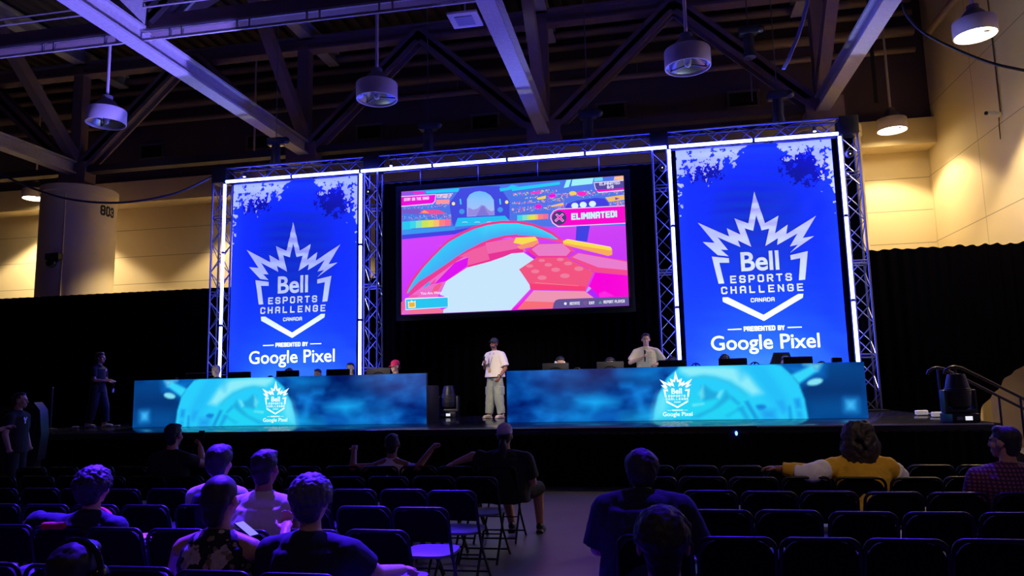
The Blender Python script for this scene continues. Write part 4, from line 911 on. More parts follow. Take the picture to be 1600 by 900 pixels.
MB().box((.08, 0, 0), (.1, .1, .12), ch=.02).build('bracket', creamm, t); MB().cyl((.06, 0, .02), (-.06, -.1, .02), .05, 14).cyl((-.05, -.09, .02), (-.3, -.26, -.02), .055, 16).build('body', M('white plastic case', S(200, 190, 180), .5), t); MB().cyl((-.3, -.26, -.02), (-.315, -.27, -.022), .045, 14).build('lens', blk, t)
MB().tube([(.1, .03, -.06), (.05, -.02, -.3), (.08, .05, -.6), (.12, .12, -.3), (.12, .1, 0)], .01, 6).build('lead', blk, t); MB().cyl((.125, 0, .06), (.125, 0, 3.2), .018, 8).build('conduit', M('brown conduit', S(110, 92, 72), .6), t)
t = thing('security_camera', 'small black security camera on the numbered column', 'security camera', (-18.35, 19.84, 5.95)); MB().box((0, 0, .06), (.5, .2, .22), ch=.03).build('body', blk, t); MB().ell((-.03, -.06, -.16), (.16, .14, .14)).build('dome', M('dome plastic', S(18, 18, 20), .15), t); MB().box((0, .09, .0), (.2, .06, .2)).build('bracket', blk, t)

# ---------------------------------------------------------------- folding chairs
chm = M('black chair tube', S(26, 25, 30), .36, .5); chs = M('black chair seat', S(104, 102, 112), .5, nz=.1); chb = M('black chair back', S(5, 5, 6), .7, nz=.1, spec=.1)
def chair0():
    t = thing('folding_chair', '', 'chair', (0, 0, 0))
    mb = MB(); vs = []; n = 14; m = 6                       # padded back, curved, rounded upper corners
    for side in (0, 1):
        for j in range(m+1):
            for i in range(n+1):
                u = i/n*2-1; v = j/m; w = .205-.035*max(0, (v-.55)/.45)**2.4*1.0
                x = u*w; z = .555+.235*v-(.03*abs(u)**6 if v > .8 else 0); y = -.235+.02*u*u*-1+.035-.05*v+(.018 if side else 0)
                vs.append((x, y, z))
    N = (n+1)*(m+1)
    fs = [(s*N+j*(n+1)+i, s*N+j*(n+1)+i+1, s*N+(j+1)*(n+1)+i+1, s*N+(j+1)*(n+1)+i) for s in (0, 1) for j in range(m) for i in range(n)]
    for i in range(n): fs += [(i, i+1, N+i+1, N+i), (m*(n+1)+i, m*(n+1)+i+1, N+m*(n+1)+i+1, N+m*(n+1)+i)]
    for j in range(m): fs += [(j*(n+1), (j+1)*(n+1), N+(j+1)*(n+1), N+j*(n+1)), (j*(n+1)+n, (j+1)*(n+1)+n, N+(j+1)*(n+1)+n, N+j*(n+1)+n)]
    mb.add(vs, fs).build('backrest', chb, t, smooth=50)
    mb = MB(); out = []
    for k in range(24):
        th = 2*pi*k/24; cx = abs(cos(th))**.55*math.copysign(1, cos(th)); sy = abs(sin(th))**.6*math.copysign(1, sin(th)); out.append((.19*cx*(1.0+.06*sy), .04+.195*sy))
    vs = [(x, y, .425) for x, y in out]+[(x, y, .445+.006*(y > .1)) for x, y in out]+[(x*.9, y*.9+.004, .452) for x, y in out]+[(0, .04, .448)]
    k = 24; fs = [(i, (i+1) % k, k+(i+1) % k, k+i) for i in range(k)]+[(k+i, k+(i+1) % k, 2*k+(i+1) % k, 2*k+i) for i in range(k)]+[(2*k+i, 2*k+(i+1) % k, 3*k) for i in range(k)]+[tuple(range(k-1, -1, -1))]
    mb.add(vs, fs).build('seat', chs, t, smooth=50)
    # tube that arches over the back and runs down to the front feet
    r = .0125; arch = []
    for k in range(9): arch.append((-.205+.06*(1-cos(k*pi/16)), -.268+.0*k, .74+.062*sin(k*pi/16)))
    arch += [(-x, y, z) for x, y, z in arch[::-1]]
    MB().tube([(-.212, -.20, .50)]+arch+[(.212, -.20, .50)], r, 10).build('back_frame', chm, t)
    for s in (-1, 1):
        MB().tube([(s*.212, -.20, .50), (s*.215, -.09, .30), (s*.218, .22, .005)][::1], r, 8).build('leg', chm, t)
        MB().tube([(s*.175, .17, .42), (s*.178, -.02, .22), (s*.185, -.25, .005)], r*.95, 8).build('leg', chm, t)
    MB().cyl((-.216, .165, .06), (.216, .165, .06), .009, 8).build('crossbar', chm, t)
    MB().cyl((-.183, -.21, .045), (.183, -.21, .045), .009, 8).build('crossbar', chm, t); MB().cyl((-.18, .0, .235), (.18, .0, .235), .007, 8).build('crossbar', chm, t)
    return t
ch0 = chair0(); ORD = ['first', 'second', 'third', 'fourth', 'fifth', 'sixth', 'seventh', 'eighth', 'ninth', 'tenth', 'eleventh', 'twelfth', 'thirteenth', 'fourteenth', 'fifteenth', 'sixteenth']
rc = random.Random(11); firstc = True
ROWS = [7.97, 7.05, 6.16, 5.28, 4.42, 3.42]
for side, x0, dx, counts in (('right', -.03, .445, (9, 8, 7, 6, 5, 1)), ('left', -1.69, -.445, (14, 13, 11, 9, 8, 5))):
    for ri, Y in enumerate(ROWS):
        for c in range(counts[ri]):
            if side == 'right' and ri in (2, 3) and c == 0: continue
            x = x0+dx*c+rc.uniform(-.004, .004); y = Y+.262+rc.uniform(-.035, .035); rz = rc.uniform(-.03, .03)
            if side == 'right' and ri == 5: x = -.18
            lab = f'black folding chair, {ORD[c]} from the aisle, {ORD[ri]} row from the stage, {side} block'
            if firstc: ch0.location = (x, y, 0); ch0.rotation_euler.z = rz; ch0['label'] = lab; ch0['group'] = 'black folding chairs'; firstc = False
            else: dup(ch0, (x, y, 0), lab, rz)

# ---------------------------------------------------------------- people
def remeshed(mb, name, mat, parent, vox=.009, sm=4, disp=None):
    me = bpy.data.meshes.new(name); me.from_pydata(mb.v, [], mb.f)
    o = bpy.data.objects.new(name, me); COL.objects.link(o)
    r = o.modifiers.new('r', 'REMESH'); r.mode = 'VOXEL'; r.voxel_size = vox
    if sm: s = o.modifiers.new('s', 'SMOOTH'); s.iterations = sm; s.factor = .5
    bpy.context.view_layer.update()
    ev = bpy.data.meshes.new_from_object(o.evaluated_get(bpy.context.evaluated_depsgraph_get())); ev.name = name
    bpy.data.objects.remove(o); bpy.data.meshes.remove(me)
    if disp:
        a, f, sd = disp; nr = [v.normal.copy() for v in ev.vertices]
        for v, nn in zip(ev.vertices, nr):
            p = v.co; v.co = p+nn*(a*noise.fractal((p.x*f+sd, p.y*f, p.z*f*.8), .8, 2., 3))
    ev.materials.clear(); ev.materials.append(mat); ev.polygons.foreach_set('use_smooth', [True]*len(ev.polygons))
    o = bpy.data.objects.new(name, ev); COL.objects.link(o); o.parent = parent; return o
V = Vector
def limb(mb, pts):                         # [(point, radius), ...] tapering, jointed
    for (a, ra), (b, rb) in zip(pts[:-1], pts[1:]): mb.cone(a, b, ra, rb, 14)
    for a, ra in pts: mb.ell(a, (ra, ra, ra), 12, 8)
def loft(mb, rings, n=22):                 # (centre, half width, half depth)
    vs = []
    for c, rx, ry in rings:
        c = V(c)
        for i in range(n): vs.append(c+V((rx*cos(2*pi*i/n), ry*sin(2*pi*i/n), 0)))
    fs = [(k*n+i, k*n+(i+1) % n, (k+1)*n+(i+1) % n, (k+1)*n+i) for k in range(len(rings)-1) for i in range(n)]
    fs += [tuple(range(n-1, -1, -1)), tuple(range((len(rings)-1)*n, len(rings)*n))]
    mb.add(vs, fs)
def pose(sit=True, crown=1.285, lean=0., look=0., nod=0., tilt=0., sh=.19, **kw):
    J = {}; pz = .53 if sit else .93*crown/1.72
    hz = crown-.118; nz_ = hz-kw.get('nk', .175)
    J['pelvis'] = V((0, 0, pz)); J['neck'] = V((0, lean, nz_)); J['chest'] = J['pelvis'].lerp(J['neck'], .62)+V((0, -.015, 0))
    J['head'] = V((0, lean+.02+kw.get('hf', 0), hz))
    for s, k in ((-1, 'L'), (1, 'R')):
        J['sh'+k] = V((s*sh, lean-.01, nz_-.085))
        if sit:
            J['el'+k] = V((s*(sh+.06), lean+.04, nz_-.33)); J['wr'+k] = V((s*.15, .28, .62))
            J['hip'+k] = V((s*.09, .02, .51)); J['kn'+k] = V((s*.13, .42, .51)); J['an'+k] = V((s*.13, .40, .085))
        else:
            J['el'+k] = V((s*(sh+.07), lean-.02, nz_-.33)); J['wr'+k] = V((s*(sh+.07), lean+.06, nz_-.58))
            J['hip'+k] = V((s*.09, 0, pz-.02)); J['kn'+k] = V((s*.105, .02, pz*.52)); J['an'+k] = V((s*.115, -.01, .085))
    for k, v in kw.items():
        if k in J: J[k] = V(v)
    J['H'] = Matrix.Rotation(look, 4, 'Z') @ Matrix.Rotation(nod, 4, 'X') @ Matrix.Rotation(tilt, 4, 'Y')
    return J
def hand(mb, wr, el, side, curl=.5, palm=None):
    d = (V(wr)-V(el)).normalized(); up = V(palm) if palm is not None else V((0, 0, -1))
    nrm = (up-d*up.dot(d)); nrm = nrm.normalized() if nrm.length > .1 else V((1, 0, 0)); ac = d.cross(nrm).normalized()*side
    R = Matrix((ac, d, nrm)).transposed(); mb.ell(V(wr)+d*.048, (.04, .055, .018), 14, 8, rot=R)
    for k, (o, L) in enumerate(((.029, .068), (.010, .078), (-.010, .072), (-.028, .056))):
        p = V(wr)+d*.09+ac*o; a = 0.; r = .0092
        for sgm, l in enumerate((.45, .32, .25)):
            a += curl*(1.1 if sgm else .7); q2 = p+(d*cos(a)+nrm*sin(a)+ac*o*.8)*L*l
            limb(mb, [(p, r), (q2, r*.92)]); p = q2; r *= .92
    p = V(wr)+d*.03+ac*.034; q2 = p+(d*.75+ac*.55+nrm*.35)*.042; limb(mb, [(p, .012), (q2, .0105), (q2+(d*.9+nrm*.4*curl)*.03, .009)])
def place(J, p):                           # point given in head space
    return J['head']+(J['H'] @ V(p).to_4d()).to_3d() if False else J['head']+J['H'].to_3x3() @ V(p)
def head_parts(mb, J):
    R = J['H'].to_3x3(); E = lambda c, r, n=16, m=10: mb.ell(place(J, c), r, n, m, rot=R)
    E((0, -.012, .035), (.077, .096, .083), 24, 14); E((0, .022, -.035), (.061, .070, .083), 20, 12); E((0, .066, -.098), (.026, .022, .02))
    E((0, .083, .026), (.050, .015, .012)); E((0, .090, -.064), (.024, .011, .008)); E((0, .087, -.078), (.02, .011, .008))
    for s in (-1, 1): E((s*.040, .058, -.03), (.024, .026, .027)); E((s*.080, -.006, -.008), (.011, .024, .033))
    mb.cone(place(J, (0, .090, .012)), place(J, (0, .110, -.032)), .009, .015, 10); E((0, .108, -.034), (.016, .012, .010))
def body(J, g, parent, skin, vox=.009, curl=(.5, .5), palms=(None, None), hands=True):
    mb = MB(); p, c, n = J['pelvis'], J['chest'], J['neck']
    loft(mb, [(p+V((0, 0, -.09)), .12*g, .10*g), (p, .158*g, .115*g), (p.lerp(c, .5), .14*g, .105*g), (c, .165*g, .115*g), (c.lerp(n, .6), .15*g, .095*g), (n+V((0, 0, -.01)), .06, .055)])
    limb(mb, [(n+V((0, 0, -.04)), .062), (place(J, (0, -.02, -.06)), .054)])
    for k, s in (('L', -1), ('R', 1)):
        limb(mb, [(n+V((0, -.015, -.005)), .055), (J['sh'+k]+V((0, 0, .02)), .045)])
        limb(mb, [(c.lerp(J['sh'+k], .5), .068), (J['sh'+k], .055*g**.5), (J['el'+k], .044*g**.5), (J['wr'+k], .030)])
        limb(mb, [(J['hip'+k], .095*g), (J['kn'+k], .06*g**.5), (J['an'+k], .042)])
        f = V((0, 1, 0)); limb(mb, [(J['an'+k]+V((0, -.04, -.04)), .035), (J['an'+k]+f*.15+V((0, 0, -.05)), .026)])
        if hands: hand(mb, J['wr'+k], J['el'+k], -s, curl[0 if k == 'L' else 1], palms[0 if k == 'L' else 1])
        else: mb.ell(J['wr'+k], (.04, .05, .03))
    head_parts(mb, J)
    return remeshed(mb, 'body', skin, parent, vox, 3)
def top(J, g, parent, mat, sleeve=.6, grow=.02, hem=-.12, name='shirt', loose=0., wr=.004, neckw=.072, vox=.011, sd=0.):
    mb = MB(); p, c, n = J['pelvis'], J['chest'], J['neck']
    loft(mb, [(p+V((0, 0, hem)), .17*g+grow+loose, .125*g+grow+loose), (p, .165*g+grow+loose*.9, .122*g+grow+loose*.8), (p.lerp(c, .5), .152*g+grow+loose*.7, .115*g+grow+loose*.5), (c, .172*g+grow+loose*.4, .122*g+grow), (c.lerp(n, .6), .155*g+grow, .100*g+grow), (n+V((0, 0, -.035)), neckw+.035, .075), (n+V((0, 0, .0)), neckw+.004, .068), (n+V((0, 0, .03)), neckw-.006, .062)])
    mb.ell(n+V((0, -.012, -.04)), (.088, .080, .06)); mb.ell(n.lerp(c, .35)+V((0, -.02, 0)), (.14*g, .09*g, .09)) if neckw < .08 else None
    for k in 'LR':
        if sleeve > 0: limb(mb, [(n+V((0, -.018, -.012)), .055+grow*.3), (J['sh'+k]+V((0, 0, .018)), .046*g**.5+grow*.6)])
        limb(mb, [(c.lerp(J['sh'+k], .45), .078+grow*.5)]); s_, e, w = J['sh'+k], J['el'+k], J['wr'+k]
        limb(mb, [(c.lerp(s_, .5)+V((0, 0, .03)), .07), (s_, .058*g**.5+grow*.8)]) if sleeve > 0 else None
        if sleeve > 0:
            t = min(sleeve, 1.); mb.cone(s_, s_.lerp(e, t), 0.060*g**.5+grow*.8, (.060+(.044-.060)*t)*g**.5+grow*.9+loose*.5, 16)
        if sleeve > 1:
            mb.ell(e, (.046*g**.5+grow, )*3, 12, 8); mb.cone(e, e.lerp(w, sleeve-1), .046*g**.5+grow, .034+grow*.8, 16)
    return remeshed(mb, name, mat, parent, vox, 3, (wr, 9., sd))
def trousers(J, g, parent, mat, name='trousers', loose=.0, wr=.005, end=.93):
    mb = MB(); p = J['pelvis']
    loft(mb, [(p+V((0, 0, -.1)), .15*g+.012, .115*g+.012), (p, .162*g+.014, .12*g+.014), (p+V((0, 0, .09)), .15*g+.016, .112*g+.014)])
    for k in 'LR':
        h, kn, a = J['hip'+k], J['kn'+k], J['an'+k]
        limb(mb, [(h, .1*g+.012), (kn, .064*g**.5+.014+loose)]); mb.cone(kn, kn.lerp(a, end), .064*g**.5+.014+loose, .05+loose, 16)
    return remeshed(mb, name, mat, parent, .012, 3, (wr, 8., 3.))
def shoes(J, parent, mat, rz=0.):
    for k in 'LR':
        mb = MB(); a = J['an'+k]; mb.ell(a+V((0, .06, -.045)), (.05, .135, .038), 18, 10); mb.ell(a+V((0, -.02, -.015)), (.045, .06, .05), 14, 8); mb.box(a+V((0, .055, -.07)), (.088, .26, .028), ch=.01)
        remeshed(mb, 'shoe', mat, parent, .009, 2)
def hair(J, parent, mat, style='short', name='hair', r=0., seed=1, vox=.009):
    mb = MB(); R = J['H'].to_3x3(); rn = random.Random(seed)
    E = lambda c, q2: mb.ell(place(J, c), q2, 20, 12, rot=R)
    disp = (.006, 26., seed)
    E((0, -.026, .044), (.083+r, .096+r, .085+r)); E((0, -.066, -.005), (.07+r, .046+r, .075+r))
    if style != 'updo': E((0, -.052, -.055), (.060+r*.6, .040+r*.6, .055))
    if style in ('short', 'long'): E((0, .022, .096), (.066+r, .056, .030+r))
    if style == 'curly':
        for _ in range(420):
            th = rn.uniform(0, 2*pi); ph = math.acos(rn.uniform(-.35, 1)); d = V((sin(ph)*cos(th), sin(ph)*sin(th), cos(ph)))
            if d.y > .45 and d.z < .5: continue
            s = rn.uniform(.010, .018); mb.ell(place(J, (d.x*(.086+r), -.024+d.y*(.098+r), .034+d.z*(.088+r))), (s, s, s), 8, 6)
        disp = (.004, 60., seed); vox = .007
    elif style == 'long':
        for s in (-1, 1): mb.ell(place(J, (s*.072, -.03, -.05)), (.026, .05, .11), 12, 8, rot=R)
        E((0, -.075, -.12), (.085+r, .04+r, .15)); disp = (.006, 16., seed)
    elif style == 'big':
        for _ in range(330):
            th = rn.uniform(0, 2*pi); z = rn.uniform(-.23, .12); w = .10+.05*math.exp(-((z+.08)/.12)**2)
            d = V((cos(th), sin(th))); 
            if d.y > .3 and z < .05: continue
            s = rn.uniform(.018, .032); kz = 1 if z < .05 else sqrt(max(.1, 1-((z-.05)/.09)**2))
            mb.ell(place(J, (d.x*w*kz, -.04+d.y*(w*.85)*kz, z+.01)), (s, s, s*1.2), 8, 6)
        E((0, -.07, -.08), (.11, .06, .15))
    elif style == 'updo':
        E((0, -.075, .0), (.082, .06, .09)); E((0, -.085, -.075), (.062, .045, .06)); disp = (.003, 20., seed)
    return remeshed(mb, name, mat, parent, vox, 2, disp)
def eyes(J, parent, glasses=False):
    dk = M('dark eye', S(30, 22, 20), .3)
    for s in (-1, 1): MB().ell(place(J, (s*.031, .088, .006)), (.013, .007, .007), 12, 8, rot=J['H'].to_3x3()).build('eye', dk, parent)
    if glasses:
        mb = MB(); R = J['H'].to_3x3()
        for s in (-1, 1): mb.ell(place(J, (s*.033, .10, .006)), (.03, .008, .021), 16, 8, rot=R); mb.tube([place(J, (s*.06, .095, .01)), place(J, (s*.084, .0, .012))], .004, 6)
        mb.tube([place(J, (-.01, .106, .01)), place(J, (.01, .106, .01))], .004, 6); mb.build('sunglasses', M('dark glasses', S(14, 14, 18), .15), parent)
def cap_hat(J, parent, mat, back=False, brim=None):
    R = J['H'].to_3x3(); f = -1 if back else 1
    mb = MB(); prof = [(.096, -.005), (.099, .02), (.094, .055), (.075, .088), (.04, .106), (.004, .112), (.004, .105), (.036, .1), (.07, .083), (.089, .052), (.092, .02), (.09, -.005)]
    mb.lathe([(a, b) for a, b in prof], place(J, (0, -.014, .035)), 28, rot=R @ Matrix.Diagonal((.88, 1.08, 1))); mb.ell(place(J, (0, -.014, .147)), (.009, .009, .006), 10, 6, rot=R)
    crown_ = mb.build('cap', mat, parent)
    vs = []; n = 14
    for sd in (0, 1):
        for i in range(n+1):
            a = pi*i/n; vs.append(place(J, (.083*cos(a), -.014+f*(.06+.02*sin(a)), .034-.004*sd))); vs.append(place(J, (.088*cos(a), -.014+f*(.075+.095*sin(a)), .022-.004*sd)))
    m = 2*(n+1); fs = [(s*m+2*i, s*m+2*i+1, s*m+2*i+3, s*m+2*i+2) for s in (0, 1) for i in range(n)]+[(2*i+1, m+2*i+1, m+2*i+3, 2*i+3) for i in range(n)]
    MB().add(vs, fs).build('cap_brim', brim or mat, crown_)
SK_D = M('brown skin', S(150, 98, 78), .5, nz=.06); SK_T = M('tan skin', S(198, 146, 118), .5, nz=.06); SK_L = M('light skin', S(222, 172, 148), .5, nz=.06)
HB = M('black hair', S(38, 32, 38), .6, nz=.3, ns=60); HBR = M('dark brown hair', S(44, 34, 34), .6, nz=.3, ns=60); HG = M('greying curly hair', S(84, 78, 88), .6, nz=.3, ns=50); HW = M('white cropped hair', S(158, 148, 142), .6, nz=.1, ns=50)
NAVY = M('navy cotton', S(26, 28, 52), .85, nz=.12, ns=30); BLACKT = M('black cotton', S(16, 16, 20), .85, nz=.15, ns=30); WHITET = M('white cotton', S(238, 228, 218), .85, nz=.04, ns=30)
CREAMT = M('cream cotton', S(222, 208, 190), .85, nz=.06, ns=20); JEAN = M('blue jeans', S(48, 60, 104), .85, nz=.15, ns=40); DARKP = M('dark trousers', S(28, 28, 38), .85, nz=.1, ns=30)
WSHOE = M('white sneakers', S(225, 215, 205), .6); DSHOE = M('black sneakers', S(22, 22, 26), .5)
def person(label, loc, rz=0.):
    return thing('person', label, 'person', loc, rz)
def seated(px, py, row, label, off=.2, headoff=.0, rz=0., **kw):   # someone on a chair of the row, found by the top of the head
    c = at_y(px, py, row+off+headoff); t = person(label, (c.x, row+off, 0), rz); J = pose(True, c.z-kw.pop('hair', .012), **kw); return t, J

# --- audience
t, J = seated(150, 728, 4.42, 'person with curly blue-lit hair in a dark jacket with an orange collar, slumped over chairs', lean=-.02, tilt=.12, nod=.1, hair=.03, elL=(-.42, -.02, .80), wrL=(-.62, .16, .78))
body(J, 1.05, t, SK_T); top(J, 1.1, t, NAVY, 1.9, .028, name='jacket', wr=.008); trousers(J, 1, t, DARKP); shoes(J, t, DSHOE); hair(J, t, HB, 'curly', r=.026, seed=3)
mb = MB(); mb.tube([J['neck']+V((.105*cos(a), .02+.085*sin(a), -.03-.03*cos(a)+.035*sin(a))) for a in [k*2*pi/20 for k in range(20)]], .024, 8, closed=True); mb.build('collar', M('orange red collar', S(205, 50, 40), .8), t)
t, J = seated(118, 840, 2.42, 'person in the near left corner with dark hair and glossy black headphones', hair=.03)
body(J, 1, t, SK_T, hands=False); top(J, 1, t, BLACKT, .6); trousers(J, 1, t, DARKP); shoes(J, t, DSHOE); hair(J, t, HB, 'short', r=.006, seed=5)
hp = M('glossy black headphones', S(26, 26, 32), .12)
hd = thing('headphones', 'glossy black headphones worn by the person in the near left corner', 'headphones', t.location)
MB().tube([place(J, (.112*cos(k*pi/14), -.01, .02+.118*sin(k*pi/14))) for k in range(15)], .012, 8).build('headband', hp, hd)
for s in (-1, 1): MB().ell(place(J, (s*.108, -.005, -.005)), (.024, .042, .05), 16, 10).build('earcup', hp, hd)
floral = bpy.data.materials.new('black floral print'); floral.use_nodes = True
def make_floral(m):
    nt = m.node_tree; b = nt.nodes['Principled BSDF']; b.inputs['Roughness'].default_value = .8; L = nt.links.new
    tc = nt.nodes.new('ShaderNodeTexCoord'); nz = nt.nodes.new('ShaderNodeTexNoise'); nz.inputs['Scale'].default_value = 34; L(tc.outputs['Object'], nz.inputs['Vector'])
    prev = None
    for sc, thr, cols, amt in ((9.5, .44, ((.72, .42, .46), (.8, .72, .62), (.62, .45, .50), (.75, .5, .2)), .5), (22, .36, ((.25, .24, .12), (.7, .66, .6), (.35, .33, .2), (.7, .45, .5)), .5)):
        ad = nt.nodes.new('ShaderNodeVectorMath'); ad.operation = 'MULTIPLY_ADD'; L(nz.outputs['Color'], ad.inputs[0]); ad.inputs[1].default_value = (amt/sc*.9,)*3; L(tc.outputs['Object'], ad.inputs[2])
        vo = nt.nodes.new('ShaderNodeTexVoronoi'); vo.inputs['Scale'].default_value = sc; L(ad.outputs[0], vo.inputs['Vector'])
        sp = nt.nodes.new('ShaderNodeSeparateColor'); L(vo.outputs['Color'], sp.inputs[0])
        rp = nt.nodes.new('ShaderNodeValToRGB'); rp.color_ramp.interpolation = 'CONSTANT'
        for i, c in enumerate(cols):
            e = rp.color_ramp.elements[i] if i < 2 else rp.color_ramp.elements.new(i/4)
            e.position = i/4; e.color = (*c, 1)
        L(sp.outputs[0], rp.inputs[0])
        rad = nt.nodes.new('ShaderNodeMath'); rad.operation = 'MULTIPLY'; L(sp.outputs[1], rad.inputs[0]); rad.inputs[1].default_value = thr*1.6
        lt = nt.nodes.new('ShaderNodeMath'); lt.operation = 'LESS_THAN'; L(vo.outputs['Distance'], lt.inputs[0]); L(rad.outputs[0], lt.inputs[1])
        # darker petal edges inside each bloom
        pm_ = nt.nodes.new('ShaderNodeMix'); pm_.data_type = 'RGBA'; pm_.blend_type = 'MULTIPLY'; L(rp.outputs[0], pm_.inputs[6]); L(nz.outputs['Fac'], pm_.inputs[0]); pm_.inputs[7].default_value = (.45, .3, .35, 1)
        mx = nt.nodes.new('ShaderNodeMix'); mx.data_type = 'RGBA'; L(lt.outputs[0], mx.inputs[0]); L(pm_.outputs[2], mx.inputs[7])
        if prev is None: mx.inputs[6].default_value = (.006, .006, .01, 1)
        else: L(prev, mx.inputs[6])
        prev = mx.outputs[2]
    L(prev, b.inputs['Base Color'])
make_floral(floral)
t, J = seated(345, 742, 3.55, 'person with dark pinned-up hair in a sleeveless black dress with pale flowers', hair=.016, sh=.205, elR=(.30, .12, .74), wrR=(.2, .36, .86), elL=(-.29, .06, .72))
body(J, 1.12, t, SK_T, palms=(None, (0, -.3, 1))); top(J, 1.18, t, floral, 0, .016, name='dress', wr=.002, neckw=.075); hair(J, t, HBR, 'updo', r=.006, seed=2); trousers(J, 1, t, BLACKT, 'leggings'); shoes(J, t, DSHOE)
wp = t.matrix_basis @ (J['wrR']+V((-.02, .09, .07)))
def phone(loc, label, rz=0, lit=True):
    h = thing('phone', label, 'phone', loc, rz); MB().box((0, 0, 0), (.072, .009, .15), ch=.004).build('case', hp, h); MB().box((0, -.0055, 0), (.064, .002, .138)).build('screen', EM('phone screen', (.25, .3, .9), .8) if lit else hp, h); return h
h = phone(at_y(385, 827, 4.12), 'lit phone held in front of the person in the floral dress', .1); h.rotation_euler = (radians(-62), 0, radians(75)); h.name = 'phone'
t, J = seated(404, 704, 4.42, 'person with short dark hair in a cream short-sleeved top, behind the floral dress', hair=.012, lean=.08, elR=(.235, .06, .70), wrR=(.2, .26, .60))
body(J, 1.05, t, SK_D); top(J, 1.1, t, CREAMT, .3, .03, wr=.007, loose=.02, sd=4.); trousers(J, 1, t, JEAN); shoes(J, t, WSHOE); hair(J, t, HB, 'short', r=.004, seed=7)
t, J = seated(343, 696, 5.28, 'person with dark hair, a beige hood and a dark vest, third row back', hair=.016)
body(J, 1, t, SK_T); top(J, 1, t, M('pale violet sleeve', S(205, 195, 220), .8), 1.9, .02); top(J, 1.02, t, NAVY, 0, .036, name='vest'); trousers(J, 1, t, DARKP); shoes(J, t, DSHOE); hair(J, t, HB, 'short', r=.018, seed=9)
mb = MB(); mb.ell(J['neck']+V((0, -.06, -.03)), (.1, .06, .055)); remeshed(mb, 'hood', M('beige hood', S(190, 172, 130), .85, nz=.2, ns=30), t, .012, 2, (.01, 20, 1))
t, J = seated(271, 661, 7.05, 'person in black holding up a phone towards the stage', hair=.012, elR=(.26, .16, .90), wrR=(.12, .32, 1.06))
body(J, 1.05, t, SK_T, curl=(.5, .6), palms=(None, (-1, 0, 0))); top(J, 1.1, t, BLACKT, .6); trousers(J, 1, t, DARKP); shoes(J, t, DSHOE); hair(J, t, HB, 'short', seed=4)
phone(t.location+J['wrR']+V((-.02, .05, .11)), 'phone held up by the person in black in the second row', lit=False)
t, J = seated(486, 739, 3.55, 'person with greying curly hair in a dark navy t-shirt, beside the floral dress', hair=.03, sh=.215, elR=(.33, .10, .70), wrR=(.38, .36, .66))
body(J, 1.15, t, SK_L); top(J, 1.2, t, NAVY, .75, .022, wr=.005); trousers(J, 1.1, t, JEAN); shoes(J, t, DSHOE); hair(J, t, HG, 'curly', r=.018, seed=8)
t, J = seated(612, 677, 7.97, 'person in a white tank top with both arms spread over the chair backs', hair=.008, sh=.2, look=.15, elL=(-.41, -.14, .79), wrL=(-.47, .04, .95), elR=(.36, -.16, .79), wrR=(.47, .0, .97))
body(J, 1., t, SK_D, curl=(.9, 1.0)); top(J, 1.06, t, WHITET, 0, .014, name='tank_top', wr=.003, neckw=.09); trousers(J, 1, t, DARKP); shoes(J, t, WSHOE); hair(J, t, HB, 'short', r=-.004, seed=12)
t, J = seated(788, 662, 7.97, 'person in black with a pale backwards cap and a long ponytail, at the aisle', hair=.018, sh=.235, elL=(-.36, .0, .90), wrL=(-.56, -.04, .83), knL=(-.10, .42, .50), anL=(-.02, .45, .085), knR=(.30, .36, .50), anR=(.31, .42, .085))
body(J, 1.3, t, SK_T); top(J, 1.35, t, BLACKT, .8, .03, wr=.006, loose=.02); trousers(J, 1.3, t, BLACKT, 'shorts', end=.12); shoes(J, t, DSHOE); cap_hat(J, t, M('pale printed cap', S(205, 190, 215), .8, nz=.35, ns=60), back=True, brim=M('dark cap brim', S(40, 32, 60), .7))
mb = MB(); limb(mb, [(place(J, (0, -.09, -.02)), .03), (place(J, (0, -.14, -.1)), .045), (place(J, (0, -.15, -.3)), .04), (place(J, (0, -.14, -.42)), .018)]); remeshed(mb, 'ponytail', HB, t, .01, 2, (.006, 20, 2))
mb = MB(); mb.ell(place(J, (0, -.04, -.01)), (.076, .08, .08)); remeshed(mb, 'hair', HB, t, .009, 2)
t, J = seated(1001, 713, 4.42, 'large person in a navy t-shirt leaning forward, head bowed, right of the aisle', off=.22, hair=.012, lean=.10, nod=-.45, sh=.225, hf=.07, nk=.11, elL=(-.29, .12, .66), wrL=(-.2, .36, .56), elR=(.33, .12, .66), wrR=(.42, .06, .46))
body(J, 1.25, t, SK_T, palms=(None, (0, 1, 0))); top(J, 1.32, t, NAVY, .95, .035, wr=.006, loose=.03); trousers(J, 1.2, t, JEAN); shoes(J, t, WSHOE); hair(J, t, HB, 'short', r=.026, seed=14)
w = J['wrR'].lerp(J['elR'], .15)
bm_ = tag(MB().tube([t.location+w+V((.042*cos(a), .03*sin(a), .012*cos(a))) for a in [k*2*pi/16 for k in range(16)]], .012, 8, closed=True).build('bracelet', M('red bracelet', S(200, 30, 50), .6)), 'red bracelet on the right wrist of the large person in navy', 'bracelet')
t, J = seated(1033, 789, 2.42, 'young person with short tousled dark hair in the very front at the aisle', hair=.014, sh=.17)
body(J, .9, t, SK_T, vox=.008, hands=False); top(J, .9, t, BLACKT, .6); trousers(J, .9, t, DARKP); shoes(J, t, DSHOE); hair(J, t, HB, 'curly', r=-.002, seed=21)
t, J = seated(1340, 659, 7.05, 'person with big long curly hair in a yellow hoodie with white sleeve panels', hair=.026, sh=.215, lean=.02, elL=(-.44, -.10, .83), wrL=(-.72, .0, .86), elR=(.33, .10, .78), wrR=(.22, .30, .66))
YEL = M('yellow hoodie fleece', S(216, 166, 40), .85, nz=.06, ns=20)
